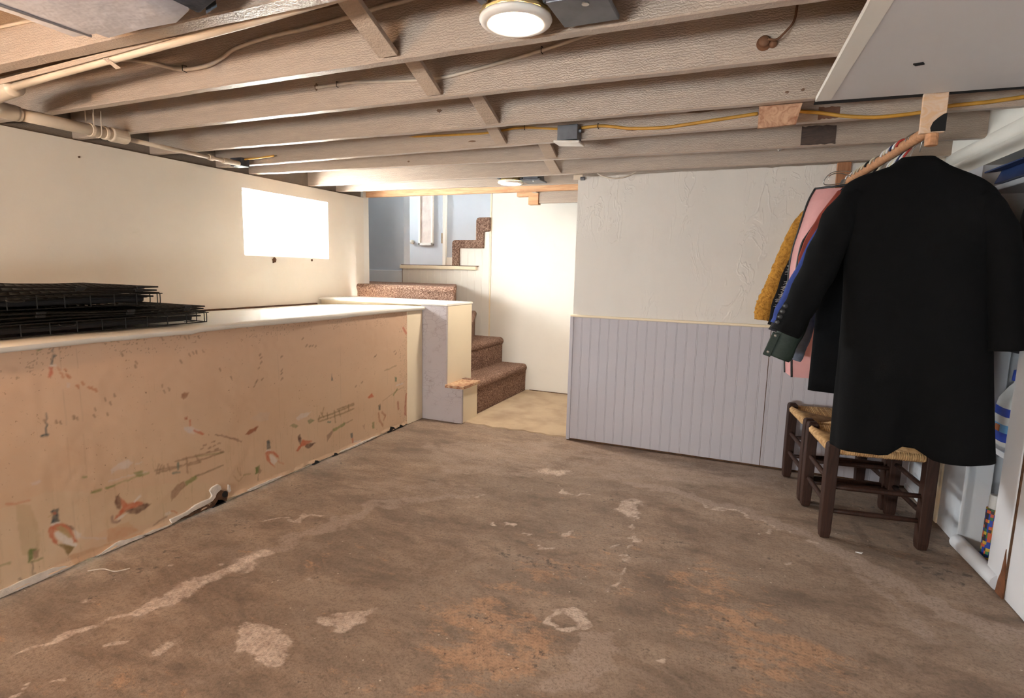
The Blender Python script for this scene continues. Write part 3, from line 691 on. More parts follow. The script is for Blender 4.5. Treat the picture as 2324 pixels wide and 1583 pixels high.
FLOOR_MARKS = [
    ('l',0,0.8,0.02,[(-2.096,0.855),(-2.056,0.98),(-2.024,1.113),(-1.993,1.2)]),
    ('l',0,0.85,0.055,[(-1.993,1.2),(-1.953,1.378),(-1.91,1.544),(-1.88,1.722)]),
    ('l',0,0.6,0.085,[(-1.957,1.327),(-1.932,1.459),(-1.889,1.613)]),
    ('l',3,0.9,0.1,[(-1.919,1.639),(-1.873,1.792),(-1.839,1.978),(-1.797,2.151)]),
    ('l',3,0.7,0.1,[(-1.797,2.151),(-1.785,2.35),(-1.585,2.515),(-1.419,2.666)]),
    ('l',0,0.8,0.014,[(-2.137,1.939),(-2.028,2.06),(-1.887,2.158)]),
    ('p',0,0.95,[(-1.559,1.292),(-1.537,1.358),(-1.428,1.353),(-1.341,1.316),(-1.308,1.235),(-1.356,1.19),(-1.431,1.224)]),
    ('p',0,0.9,[(-1.329,1.462),(-1.286,1.529),(-1.232,1.542),(-1.215,1.467),(-1.254,1.422)]),
    ('p',0,0.9,[(-1.704,1.096),(-1.707,1.132),(-1.668,1.158),(-1.642,1.131),(-1.669,1.089)]),
    ('p',0,0.8,[(-2.032,1.275),(-2.008,1.319),(-1.936,1.295),(-1.95,1.245)]),
    ('p',0,0.7,[(-2.244,1.136),(-2.228,1.188),(-2.194,1.191),(-2.199,1.126)]),
    ('p',0,0.6,[(-1.57,1.632),(-1.54,1.654),(-1.507,1.608),(-1.542,1.602)]),
    ('l',0,0.95,0.022,[(-0.605,1.842),(-0.548,1.878),(-0.467,1.863),(-0.446,1.816),(-0.514,1.77),(-0.58,1.795),(-0.605,1.842)]),
    ('p',3,1,[(-0.447,1.762),(-0.368,1.825),(-0.333,1.739),(-0.348,1.616),(-0.354,1.484),(-0.485,1.424),(-0.5,1.482),(-0.462,1.607)]),
    ('p',0,0.9,[(-0.613,2.866),(-0.55,2.962),(-0.497,3.001),(-0.463,2.847),(-0.504,2.798)]),
    ('l',0,0.8,0.01,[(-0.478,2.84),(-0.453,2.655),(-0.446,2.46),(-0.421,2.298),(-0.436,2.193),(-0.445,2.115)]),
    ('p',3,0.9,[(-0.49,2.112),(-0.451,2.138),(-0.439,2.049),(-0.466,2.053)]),
    ('l',0,0.8,0.02,[(-0.158,3.123),(-0.022,3.095),(0.149,3.003),(0.267,2.943)]),
    ('l',0,0.5,0.012,[(0.267,2.943),(0.373,2.857),(0.522,2.772)]),
    ('l',3,0.85,0.11,[(-0.574,3.275),(-0.264,3.241),(0.065,3.107),(0.325,2.956),(0.522,2.772),(0.665,2.591),(0.774,2.449),(0.982,2.433)]),
    ('l',3,0.6,0.09,[(0.444,2.845),(0.538,2.566),(0.62,2.376),(0.653,2.278)]),
    ('p',3,0.5,[(-2.228,3.356),(-1.218,3.883),(-0.498,3.807),(0.267,3.865),(0.303,3.598),(-0.435,3.385),(-1.187,3.089),(-1.706,2.911)]),
    ('p',3,0.45,[(-1.952,2.703),(-1.366,2.839),(-1.238,2.688),(-1.647,2.355),(-1.923,2.415)]),
    ('p',1,0.7,[(0.445,3.014),(0.785,3.259),(0.925,3.383),(0.959,3.094),(0.992,2.819),(0.826,2.703),(0.673,2.783),(0.558,2.9)]),  # darker floor area beneath the front stool
    ('p',1,0.6,[(0.465,3.604),(0.954,3.776),(0.918,3.437),(0.524,3.186)]),  # darker floor area beneath the rear stool
    ('p',1,0.5,[(-2.333,1.069),(-2.311,1.603),(-2.34,2.013),(-2.322,2.436),(-2.183,2.356),(-2.175,1.867),(-2.135,1.436),(-2.214,0.983)]),
    ('p',1,0.35,[(-1.547,3.08),(-0.696,3.336),(-0.272,3.311),(-0.366,2.926),(-0.999,2.614),(-1.397,2.677)]),
    ('p',1,0.45,[(-1.059,2.21),(-0.664,2.309),(-0.611,2.018),(-0.914,1.874)]),
    ('p',2,0.9,[(-1.01,1.728),(-0.79,1.898),(-0.56,1.762),(-0.499,1.462),(-0.568,1.385),(-0.803,1.276),(-0.936,1.432)]),
    ('p',2,0.9,[(-0.242,2.344),(-0.034,2.444),(0.073,2.242),(0.362,2.142),(0.445,1.855),(0.079,1.685),(0.021,1.905),(-0.194,1.992)]),
    ('p',2,0.55,[(-1.84,0.964),(-1.518,1.114),(-1.359,1.018),(-1.7,0.86)]),
    ('p',2,0.5,[(-1.021,2.378),(-0.426,2.517),(-0.417,2.111),(-0.815,1.956)]),
    ('p',2,0.6,[(-0.294,2.581),(-0.082,2.637),(-0.038,2.524),(-0.258,2.461)]),
    ('l',1,0.9,0.008,[(-1.768,1.593),(-1.578,1.523),(-1.44,1.493),(-1.34,1.474)]),
    ('l',1,0.8,0.01,[(-0.215,1.734),(-0.125,1.677),(-0.043,1.629)]),
    ('p',0,0.7,[(-1.168,3.273),(-0.99,3.273),(-1.016,3.175),(-1.102,3.173)]),
    ('l',0,0.7,0.014,[(-0.993,3.026),(-0.86,2.945),(-0.801,3.01)]),
    ('l',0,0.8,0.012,[(-1.412,2.601),(-1.374,2.633),(-1.325,2.699)]),
    ('l',0,1,0.012,[(-1.04,2.422),(-1.028,2.438)]),
    ('l',0,1,0.012,[(-1.044,2.387),(-1.032,2.404)]),
    ('l',0,1,0.012,[(-0.927,2.347),(-0.915,2.363)]),
    ('l',0,1,0.012,[(-0.741,2.488),(-0.729,2.505)]),
    ('l',0,1,0.012,[(-0.809,2.312),(-0.797,2.328)]),
    ('l',0,1,0.012,[(-0.894,2.348),(-0.882,2.364)]),
    ('l',0,1,0.012,[(-0.524,2.4),(-0.511,2.415)]),
    ('l',0,1,0.012,[(-0.473,2.543),(-0.46,2.559)]),
    ('l',0,1,0.012,[(-0.489,2.54),(-0.476,2.556)]),
    ('l',0,1,0.012,[(-0.428,2.526),(-0.414,2.542)]),
    ('l',0,1,0.012,[(-1.103,2.375),(-1.091,2.391)]),
    ('l',0,1,0.012,[(0.196,2.616),(0.211,2.631)]),
    ('l',0,1,0.012,[(0.128,2.922),(0.144,2.941)]),
    ('l',0,1,0.012,[(-0.282,2.248),(-0.27,2.261)]),
    ('l',0,1,0.012,[(-0.221,1.767),(-0.211,1.777)]),
    ('l',0,1,0.012,[(-0.461,1.654),(-0.452,1.664)]),
    ('l',0,1,0.012,[(-1.805,1.003),(-1.799,1.01)]),
    ('l',0,1,0.012,[(-1.844,1.019),(-1.838,1.027)]),
    ('l',0,1,0.012,[(-1.902,0.83),(-1.896,0.837)]),
    ('l',0,1,0.012,[(-1.816,0.866),(-1.811,0.872)]),
    ('l',0,1,0.012,[(-2.003,1.578),(-1.996,1.59)]),
    ('l',0,1,0.012,[(-2.168,1.459),(-2.161,1.47)]),
]

# ------------------------------------------------------------------ rasterising print and floor marks onto mesh points
def inside_poly(px, py, poly):
    c = np.zeros(px.shape, bool); n = len(poly); j = n - 1
    for i in range(n):
        xi, yi = poly[i]; xj, yj = poly[j]
        if yi != yj:
            c ^= ((yi > py) != (yj > py)) & (px < (xj - xi) * (py - yi) / (yj - yi) + xi)
        j = i
    return c
def dist_line(px, py, pts):
    d = np.full(px.shape, 1e9)
    for (ax, ay), (bx, by) in zip(pts[:-1], pts[1:]):
        vx, vy = bx - ax, by - ay; L = vx * vx + vy * vy + 1e-12
        t = np.clip(((px - ax) * vx + (py - ay) * vy) / L, 0, 1)
        d = np.minimum(d, np.hypot(px - ax - t * vx, py - ay - t * vy))
    return d
def cover(px, py, item, soft):
    if item[0] == 'p':
        poly = item[3]; ins = inside_poly(px, py, poly); d = dist_line(px, py, poly + poly[:1])
        s = np.where(ins, d, -d); return np.clip(0.5 + s / soft, 0, 1)
    d = dist_line(px, py, item[4]); return np.clip(0.5 + (item[3] / 2 - d) / soft, 0, 1)

def grid_faces(nu, nv):
    i = np.arange(nu - 1)[:, None]; j = np.arange(nv - 1)[None, :]
    a = (i * nv + j).ravel()
    return np.stack([a, a + nv, a + nv + 1, a + 1], 1)
def grid_mesh(name, V, F, attr=None, vals=None):
    me = bpy.data.meshes.new(name)
    me.vertices.add(len(V)); me.vertices.foreach_set('co', V.astype(np.float32).ravel())
    me.loops.add(F.size); me.loops.foreach_set('vertex_index', F.astype(np.int32).ravel())
    me.polygons.add(len(F)); me.polygons.foreach_set('loop_start', np.arange(0, F.size, 4, dtype=np.int32)); me.polygons.foreach_set('loop_total', np.full(len(F), 4, np.int32))
    me.update(calc_edges=True); me.validate()
    if attr:
        a = me.color_attributes.new(attr, 'FLOAT_COLOR', 'POINT'); a.data.foreach_set('color', vals.astype(np.float32).ravel())
    return me
def vnoise(x, y, seed=0):
    """smooth value noise on arrays"""
    r = np.random.default_rng(seed).random((64, 64)); xi = np.floor(x).astype(int); yi = np.floor(y).astype(int); fx = x - xi; fy = y - yi
    fx = fx * fx * (3 - 2 * fx); fy = fy * fy * (3 - 2 * fy)
    g = lambda a, b: r[a % 64, b % 64]
    return (g(xi, yi) * (1 - fx) + g(xi + 1, yi) * fx) * (1 - fy) + (g(xi, yi + 1) * (1 - fx) + g(xi + 1, yi + 1) * fx) * fy

# ------------------------------------------------------------------ floor
def make_floor():
    xs = np.arange(-2.56, 1.62, 0.014); ys = np.concatenate([np.arange(-2.7, 0.55, 0.13), np.arange(0.55, 5.48, 0.014)])
    X, Y = np.meshgrid(xs, ys, indexing='ij'); px, py = X.ravel(), Y.ravel()
    jx = px + 0.09 * (vnoise(px * 9, py * 9, 1) - 0.5) + 0.05 * (vnoise(px * 30, py * 30, 3) - 0.5); jy = py + 0.09 * (vnoise(px * 9, py * 9, 2) - 0.5) + 0.05 * (vnoise(px * 30, py * 30, 4) - 0.5)
    A = np.zeros((px.size, 4))
    for it in FLOOR_MARKS:
        pts = np.array(it[-1]); pad = 0.2
        k = np.where((px > pts[:, 0].min() - pad) & (px < pts[:, 0].max() + pad) & (py > pts[:, 1].min() - pad) & (py < pts[:, 1].max() + pad))[0]
        soft = {0: 0.05, 1: 0.16, 2: 0.25, 3: 0.07}[it[1]]
        if it[0] == 'l': soft = min(soft, max(it[3] * 1.2, 0.02))
        if it[0] == 'l' and it[1] == 0: it = it[:3] + (it[3] * 1.5,) + it[4:]
        cvr = cover(jx[k], jy[k], it, soft) * it[2]
        A[k, it[1]] = np.maximum(A[k, it[1]], cvr)
    Z = 0.006 * (vnoise(px * 1.7, py * 1.7, 8) - 0.5) + 0.003 * (vnoise(px * 6, py * 6, 9) - 0.5) + 0.003 * A[:, 0] * vnoise(px * 20, py * 20, 5) + 0.0015 * A[:, 3] - 0.004
    me = grid_mesh('floor', np.stack([px, py, Z], 1), grid_faces(len(xs), len(ys)), 'marks', A)
    o = link_mesh('floor', me, MAT['floor'], None, (0, 0, 0), smooth=True)
    tag(o, 'stained brown concrete floor with pale plaster spills and cracks', 'floor', kind='structure')
    mb = MB()
    edge = [(-2.14 + 0.05 * i, 3.985 + 0.012 * math.sin(i * 1.9) + 0.010 * math.sin(i * 0.7)) for i in range(20)]
    mb.prism(edge + [(1.5, 3.99), (1.5, 5.44), (-2.14, 5.44)], -0.02, 0.004, 'z')
    mb.build('passage_slab', MAT['passage'], o)
    return o
MAT['passage'] = M('pale_passage_concrete', (190, 168, 140), 0.75, 0.22, 3.0, 0.4, 30, 0.006, c2=(158, 134, 110))
FLOOR = make_floor()

# ------------------------------------------------------------------ left wall with the bright window
def wall_with_window(mb, x0, x1, y0, y1, z0, z1, wins):
    ys = y0
    for a, b, c, d in wins:
        mb.box(x0, x1, ys, a, z0, z1); mb.box(x0, x1, a, b, z0, c); mb.box(x0, x1, a, b, d, z1); ys = b
    mb.box(x0, x1, ys, y1, z0, z1)
mb = MB()
wall_with_window(mb, -3.75, -3.57, -2.7, 4.58, 0.0, 1.92, [(3.155, 4.077, 1.317, 1.817)])
WALL_L = tag(mb.build('wall_left', MAT['wall']), 'cream plaster wall above the low ledge, holding the bright window', 'wall', kind='structure')
for (c, n, r) in (((-3.568, 3.44, 1.288), 13, 0.026), ((-3.568, 3.86, 1.30), 9, 0.012), ((-3.568, 2.05, 1.83), 7, 0.006)):
    mb = MB(); ring = [(c[1] + r * random.uniform(0.6, 1.1) * math.cos(2 * PI * k / n), c[2] + r * 1.2 * random.uniform(0.5, 1.1) * math.sin(2 * PI * k / n)) for k in range(n)]
    mb.prism(ring, -3.572, -3.566, 'x'); mb.build('plaster_chip', MAT['hole'], WALL_L)

def make_window(name, label, x, y0, y1, z0, z1, sx=1):
    o = thing(name, (x, (y0 + y1) / 2, z0), label, 'window', kind='structure')
    fw = 0.012
    for nm, b in (('frame_sill', (y0, y1, z0, z0 + fw)), ('frame_head', (y0, y1, z1 - fw, z1)), ('frame_jamb', (y0, y0 + fw, z0 + fw, z1 - fw)), ('frame_jamb', (y1 - fw, y1, z0 + fw, z1 - fw)), ('mullion', ((y0 + y1) / 2 - 0.004, (y0 + y1) / 2 + 0.004, z0 + fw, z1 - fw))):
        MB().box(x - 0.02, x + 0.02, *b).build(nm, MAT['trim'], o, bevel=0.003)
    ym = (y0 + y1) / 2
    for a, b in ((y0 + fw, ym - 0.004), (ym + 0.004, y1 - fw)):
        MB().box(x - 0.002, x + 0.002, a, b, z0 + fw, z1 - fw).build('pane', MAT['glass'], o)
    return o
make_window('window_1', 'small basement window blown out by daylight in the left wall', -3.70, 3.155, 4.077, 1.317, 1.817)

# ------------------------------------------------------------------ low wall with pheasant wallpaper, ledge on top
WALL_LOW = tag(MB().box(-3.57, -2.50, -2.7, 3.94, 0.0, 0.90).build('wall_low', MAT['cream']), 'low projecting wall papered with faded pheasants below a white ledge', 'wall', kind='structure')
def tear(y):
    t = 0.006 + 0.010 * vnoise(y * 12, y * 0, 31) + 0.004 * vnoise(y * 60, y * 0, 33)
    return t
def make_wallpaper():
    ys = np.concatenate([np.arange(-2.7, 0.95, 0.15), np.arange(0.95, 3.7201, 0.004)]); zz = np.linspace(0, 1, 232)
    Yg, T = np.meshgrid(ys, zz, indexing='ij'); py = Yg.ravel(); t = T.ravel()
    tr = tear(py); pz = tr + (0.922 - tr) * t
    base = np.array(lin((205, 171, 144))); C = np.ones((py.size, 4)); C[:, :3] = base
    up = np.clip((pz - 0.35) / 0.5, 0, 1)[:, None]
    C[:, :3] = base * (1 - 0.25 * (1 - up)) + np.array(lin((200, 176, 138))) * 0.25 * (1 - up)
    jy = py + 0.006 * (vnoise(py * 80, pz * 80, 11) - 0.5); jz = pz + 0.006 * (vnoise(py * 80, pz * 80, 12) - 0.5)
    worn = vnoise(py * 45, pz * 45, 13) * 0.6 + vnoise(py * 120, pz * 120, 14) * 0.4
    for it in WALLPAPER_PRINT:
        pts = np.array(it[-1]); k = np.where((py > pts[:, 0].min() - 0.04) & (py < pts[:, 0].max() + 0.04) & (pz > pts[:, 1].min() - 0.04) & (pz < pts[:, 1].max() + 0.04))[0]
        if not len(k): continue
        item = it if it[0] == 'p' else ('l', it[1], it[2], it[3], it[4])
        a = cover(jy[k], jz[k], item, 0.007) * it[2]
        a = (a * (0.62 + 0.6 * worn[k])).clip(0, 1)[:, None]
        C[k, :3] = C[k, :3] * (1 - a) + np.array(lin(it[1])) * a
    # reeds and drips
    r = np.random.default_rng(5)
    for _ in range(130):
        y0 = r.uniform(1.0, 3.7); z1 = r.uniform(0.10, 0.40); z0 = z1 - r.uniform(0.06, 0.22); y1 = y0 + r.uniform(-0.004, 0.004)
        k = np.where((py > y0 - 0.02) & (py < y0 + 0.02) & (pz > z0 - 0.02) & (pz < z1 + 0.02))[0]
        a = (cover(jy[k], pz[k], ('l', 0, 0, 0.004, [(y0, z0), (y1, z1)]), 0.006) * r.uniform(0.08, 0.24) * worn[k] * 1.4).clip(0, 1)[:, None]
        C[k, :3] = C[k, :3] * (1 - a) + np.array(lin((122, 112, 72))) * a
    for yy in (1.30, 1.36, 2.40, 2.93, 3.45):
        a = (np.clip(1 - np.abs(py - yy - 0.004 * vnoise(pz * 8, pz * 0, 7)) / 0.004, 0, 1) * 0.16 * (vnoise(pz * 14, py * 0, 15) > 0.45))[:, None]
        C[:, :3] = C[:, :3] * (1 - a) + np.array(lin((92, 82, 66))) * a
    # dirty specks under the ledge and beside the corner board
    sp = (vnoise(py * 190, pz * 190, 16) > 0.80) & (vnoise(py * 18, pz * 18, 17) > 0.45) & ((pz > 0.80 + 0.08 * vnoise(py * 7, py * 0, 18)) | (py > 3.60))
    C[sp, :3] = C[sp, :3] * 0.6 + np.array(lin((86, 74, 50))) * 0.4
    px = -2.4905 + 0.004 * (vnoise(py * 5, pz * 5, 19) - 0.5) + 0.0015 * vnoise(py * 30, pz * 30, 20) + 0.010 * np.clip(1 - (pz - tr) / 0.02, 0, 1) * vnoise(py * 25, py * 0, 21)
    me = grid_mesh('wallpaper', np.stack([px, py, pz], 1), grid_faces(len(ys), len(zz)), 'print', C)
    return link_mesh('wallpaper', me, MAT['paper'], WALL_LOW, (0, 0, 0), smooth=True)
tag(make_wallpaper(), 'peeling tan wallpaper printed with pheasants, reeds and fences')
# plaster laid bare where the paper has torn off along the floor
mb = MB(); n = 260; ra = []
for i in range(n):
    y = -2.6 + 6.3 * i / (n - 1); h = 0.075 + 0.012 * mnoise.noise((y * 9, 0, 3)); b = 0.010 + 0.006 * mnoise.noise((y * 14, 0, 5))
    ra.append([(-2.505, y, b), (-2.494 + 0.003 * mnoise.noise((y * 40, 1, 0)), y, b), (-2.4925 + 0.002 * mnoise.noise((y * 50, 2, 0)), y, h * 0.6), (-2.497, y, h), (-2.505, y, h)])
mb.loft(ra, True, True).build('bare_plaster_strip', MAT['torn'], WALL_LOW, smooth=True)
# strips of torn plaster and the hole at the base
def wall_scab(name, m, pts, x1, bev=0.003):
    P = [(y, max(z, 0.004)) for y, z in crom(list(pts) + [pts[0]], 4)[:-1]]
    P = [(y + random.uniform(-0.003, 0.003), max(0.003, z + random.uniform(-0.002, 0.002))) for y, z in P]
    return MB().prism(P, -2.497, x1, 'x').build(name, m, WALL_LOW, bevel=bev)
for pts in ([(0.90, 0.030), (1.038, 0.030), (1.122, 0.035), (1.211, 0.034), (1.272, 0.012), (1.272, 0.006), (1.1, 0.004), (0.90, 0.004)], [(1.37, 0.006), (1.447, 0.030), (1.504, 0.024), (1.582, 0.012), (1.575, 0.005), (1.45, 0.004), (1.38, 0.004)], [(1.562, 0.010), (1.614, 0.016), (1.699, 0.008), (1.692, 0.004), (1.60, 0.004)],
            [(1.697, 0.033), (1.781, 0.039), (1.854, 0.057), (1.925, 0.060), (1.917, 0.099), (1.941, 0.112), (1.972, 0.113), (1.983, 0.084), (1.956, 0.066), (1.928, 0.038), (1.828, 0.025), (1.757, 0.015), (1.711, 0.010)], [(2.148, 0.018), (2.27, 0.020), (2.40, 0.018), (2.33, 0.008), (2.177, 0.005)], [(2.028, 0.092), (2.037, 0.085), (2.041, 0.054), (2.024, 0.050)], [(2.9, 0.014), (3.2, 0.018), (3.35, 0.014), (3.2, 0.006), (2.95, 0.005)]):
    wall_scab('torn_plaster', MAT['torn'], pts, -2.4815)
wall_scab('wall_hole', MAT['hole'], [(1.931, 0.087), (1.983, 0.078), (2.021, 0.041), (2.011, 0.004), (1.965, 0.003), (1.888, 0.003), (1.923, 0.030)], -2.4835)
wall_scab('wall_hole', MAT['hole'], [(1.70, 0.012), (1.80, 0.022), (1.90, 0.028), (1.90, 0.006), (1.80, 0.004)], -2.4845)
MB().cyl((-2.495, 2.003, 0.046), (-2.480, 2.003, 0.048), 0.017, n=14).build('wall_hole', MAT['black'], WALL_LOW)
for (y, s) in ((3.50, 0.05), (3.62, 0.03), (2.68, 0.03), (2.86, 0.025), (1.97, 0.04)):
    mb = MB(); mb.prism([(y - s, 0.0), (y + s, 0.0), (y + s * 0.5, s * 0.55), (y - s * 0.2, s * 0.8), (y - s * 0.7, s * 0.3)], -2.495, -2.4835, 'x')
    mb.build('base_gap', MAT['black'], WALL_LOW)
# ledge sheet with a wavy worn lip
rings = []
for i in range(170):
    y = -2.7 + 6.64 * i / 169
    dz = 0.006 * mnoise.noise((y * 1.6, 0, 0)) + 0.003 * mnoise.noise((y * 6, 4, 0)); dx = 0.006 * mnoise.noise((y * 2.2, 9, 0)) + 0.003 * mnoise.noise((y * 11, 7, 0))
    dx += 0.008 * math.exp(-((y - 2.62) / 0.05) ** 2); dz -= 0.006 * math.exp(-((y - 1.85) / 0.03) ** 2)
    rings.append([(-3.57, y, 0.914), (-3.2, y, 0.926 + dz), (-2.8, y, 0.939 + dz), (-2.52, y, 0.945 + dz), (-2.474 + dx, y, 0.944 + dz), (-2.463 + dx, y, 0.936 + dz), (-2.463 + dx, y, 0.923 + dz), (-2.473 + dx, y, 0.915 + dz), (-2.50, y, 0.914), (-2.50, y, 0.895), (-3.57, y, 0.895)])
tag(autosmooth(MB().loft(rings, True, True).build('ledge', MAT['ledge'], WALL_LOW), 0.9), 'white ledge sheet with a wavy worn lip')
rings = [[(-3.572, y, 0.905), (-3.548 + 0.006 * mnoise.noise((y * 3, 1, 1)), y, 0.916), (-3.560, y, 0.926), (-3.572, y, 0.926)] for y in np.arange(1.9, 3.94, 0.05)]
MB().loft(rings, True, True).build('dark_wall_joint', MAT['hole'], WALL_LOW)
MB().box(-2.53, -2.487, 3.715, 3.935, 0.0, 0.915).build('corner_board', MAT['cream'], WALL_LOW, bevel=0.004)

# ------------------------------------------------------------------ half wall beside the stair
def Lshape(): return [(-3.57, 0.0), (-2.113, 0.0), (-2.113, 0.285), (-2.262, 0.285), (-2.262, 0.962), (-3.57, 0.962)]
HALF = thing('wall_half', (-2.5, 4.16, 0), 'stepped lavender half wall beside the foot of the stairs', 'wall', kind='structure')
MB().prism([(-2.50, 0.0), (-2.113, 0.0), (-2.113, 0.285), (-2.262, 0.285), (-2.262, 0.955), (-2.50, 0.955)], 3.938, 3.962, 'y').build('face_board', MAT['lav_old'], HALF, bevel=0.003)
MB().box(-3.57, -2.262, 3.962, 4.385, 0.0, 0.955).build('core', MAT['cream'], HALF, bevel=0.006)
MB().box(-2.262, -2.113, 3.962, 4.215, 0.0, 0.285).build('newel_block', MAT['cream'], HALF, bevel=0.005)
mb = MB(); mb.prism([(-2.270, 3.930), (-2.100, 3.932), (-2.095, 4.235), (-2.262, 4.235)], 0.286, 0.312, 'z'); mb.build('block_cap', MAT['stain_board'] if 'stain_board' in MAT else raw_wood('stained_cap_board', (206, 176, 142), (150, 96, 70), (5, 5, 5)), HALF, bevel=0.004)
rings = []
for i in range(30):
    x = -3.57 + 1.31 * i / 29; dz = 0.004 * mnoise.noise((x * 5, 3, 0)); dy = 0.006 * mnoise.noise((x * 6, 8, 0))
    rings.append([(x, 3.934 + dy, 0.955), (x, 3.932 + dy, 0.966 + dz), (x, 3.95, 0.972 + dz), (x, 4.38, 0.972 + dz), (x, 4.395, 0.966), (x, 4.395, 0.955)])
autosmooth(MB().loft(rings, True, True).build('cap_sheet', MAT['ledge'], HALF), 0.9)

# ------------------------------------------------------------------ back wall with beadboard wainscot
YW = 3.95
mb = MB()
top = [(-1.205 + 0.05 * i, 1.916 + 0.012 * i / 43 + 0.006 * mnoise.noise((i * 0.7, 5, 0))) for i in range(46)]
mb.prism([(-1.205, 0.0)] + [(1.6, 0.0), (1.6, 1.93)] + top[::-1], YW, YW + 0.12, 'y')
WALL_B = tag(mb.build('wall_back', MAT['wall_back']), 'white skim-coated wall with lavender beadboard wainscot below', 'wall', kind='structure')
def bead_profile(w, d, back):
    """one beadboard plank in plan: flat field with a bead and quirks at its right edge"""
    g = 0.0016
    return [(0, back), (0, -d + g), (0.001, -d), (w - 0.0085, -d), (w - 0.0075, -d + g), (w - 0.0065, -d), (w - 0.001, -d), (w, -d + g), (w, back)]
def plank_row(parent, mat, x0, x1, y, w, z0, ztop, d=0.010):
    first = {}
    n = int(round((x1 - x0) / w)); w = (x1 - x0) / n
    for i in range(n):
        zt = round(ztop(x0 + (i + 0.5) * w), 3)
        org = (x0 + i * w, y, z0)
        if zt not in first:
            mb = MB().prism([(x0 + i * w + a, y + b) for a, b in bead_profile(w, d, 0.0)], z0, zt, 'z')
            first[zt] = mb.build('plank', mat, parent, origin=org)
        else:
            c = first[zt].copy(); COL.objects.link(c); c.location = Vector(org) - WL[parent]
plank_row(WALL_B, MAT['lav'], -1.195, 0.945, YW, 0.066, 0.012, lambda x: 0.925)
MB().box(-1.222, -1.195, YW - 0.016, YW + 0.06, 0.0, 0.930).build('edge_board', MAT['lav'], WALL_B, bevel=0.003)
MB().box(-1.222, 0.945, YW - 0.018, YW, 0.925, 0.942).build('chair_rail', MAT['cream'], WALL_B, bevel=0.005)
MB().box(-1.20, 0.95, YW - 0.004, YW, 0.0, 0.012).build('base_shadow_gap', MAT['hole'], WALL_B)
MB().box(0.118, 0.122, YW - 0.0115, YW, 0.012, 0.925).build('sheet_seam', MAT['hole'], WALL_B)

# ------------------------------------------------------------------ stairwell walls
YB = 5.42; YD = 6.9
STW = tag(MB().box(-2.58, 1.6, YB, YB + 0.1, 0, 3.3).build('wall_stairwell', MAT['wall_white']), 'plain white wall behind the foot of the stairs', 'wall', kind='structure')
MB().box(-2.592, -2.578, YB - 0.006, YB + 0.02, 0.0, 3.3).build('corner_strip', MAT['cream'], STW)
MB().box(-2.1, 1.5, YB - 0.012, YB - 0.004, 0.0, 0.010).build('base_gap', MAT['hole'], STW)
mb = MB(); wall_with_window(mb, -5.35, -5.25, 4.58, YD, 0.0, 3.3, [(5.9, 6.4, 2.0, 2.30)])
tag(mb.build('wall_landing_left', MAT['blue']), 'pale blue wall at the left of the upper landing', 'wall', kind='structure')
make_window('window_added_landing', 'added unseen window lighting the upper landing from the left', -5.30, 5.9, 6.4, 2.0, 2.30)  # unseen opening put in to brighten the landing and door
WBL = tag(MB().box(-5.25, -3.685, YB + 0.02, YB + 0.14, 0.0, 3.3).build('wall_landing_front', MAT['blue']), 'pale blue wall between the winder step and the door landing', 'wall', kind='structure')
MB().box(-5.25, -3.685, YB - 0.002, YB + 0.02, 1.08, 1.222).build('baseboard', MAT['trimwhite'] if 'trimwhite' in MAT else MAT['blue'], WBL, bevel=0.004)
WF = tag(MB().box(-5.35, 1.6, YD, YD + 0.1, 0.0, 3.3).build('wall_far', MAT['blue']), 'pale blue wall around the far white door', 'wall', kind='structure')
tag(MB().box(-5.35, 1.6, 4.66, 4.70, 2.10, 3.3).box(-5.35, -3.57, 4.58, 4.66, 0.0, 3.3).build('wall_header', MAT['wall_white']), 'white header wall above the stair opening', 'wall', kind='structure')
tag(MB().box(-5.35, 1.6, 4.58, YD + 0.1, 3.3, 3.4).build('ceiling_stairwell', MAT['wall_white']), 'white ceiling high above the stairs', 'ceiling', kind='structure')
tag(MB().box(1.5, 1.6, YW + 0.12, YD, 0.0, 3.3).build('wall_passage_end', MAT['wall_white']), 'white wall closing the passage behind the wainscot wall', 'wall', kind='structure')

# ------------------------------------------------------------------ closet wall on the right (runs slightly askew)
def XR(y): return 0.935 + (3.95 - y) * 0.055
def skew(mb):
    mb.v = [(XR(p[1]) + p[0], p[1], p[2]) for p in mb.v]; return mb
WALL_R = thing('wall_right', (1.05, 2.0, 0), 'white closet wall at the right with an open bay and stained post', 'wall', kind='structure')
skew(MB().box(0.0, 0.09, 3.14, 3.95, 0.0, 0.95).box(0.0, 0.09, 3.44, 3.95, 0.95, 1.80)).build('side_panel', MAT['closet'], WALL_R)
skew(MB().box(-0.012, 0.03, 3.14, 3.20, 0.0, 0.95).box(-0.006, 0.03, 3.20, 3.225, 0.0, 0.95)).build('casing', MAT['closet'], WALL_R, bevel=0.003)
skew(MB().box(-0.008, 0.02, 3.44, 3.95, 0.0, 0.03)).build('base_strip', MAT['closet'], WALL_R, bevel=0.003)
skew(MB().box(-0.008, 0.02, 3.42, 3.46, 0.0, 0.95)).build('casing', MAT['cream'], WALL_R, bevel=0.003)
skew(MB().box(0.0, 0.09, 2.70, 3.95, 1.80, 2.13)).build('header', MAT['wall_white'], WALL_R)
skew(MB().box(-0.004, 0.09, 2.70, 2.845, 0.0, 1.80)).build('post', MAT['closet'], WALL_R, bevel=0.006)
skew(MB().box(0.004, 0.10, -2.7, 2.70, 0.0, 2.13)).build('side_panel', MAT['closet'], WALL_R)
skew(MB().box(-0.002, 0.02, 2.692, 2.698, 0.0, 1.9)).build('board_seam', MAT['hole'], WALL_R)
mb = MB(); mb.prism([(2.685, 0.0), (2.745, 0.0), (2.735, 0.06), (2.72, 0.10), (2.708, 0.20), (2.70, 0.13), (2.69, 0.06)], 0, 1, 'x')
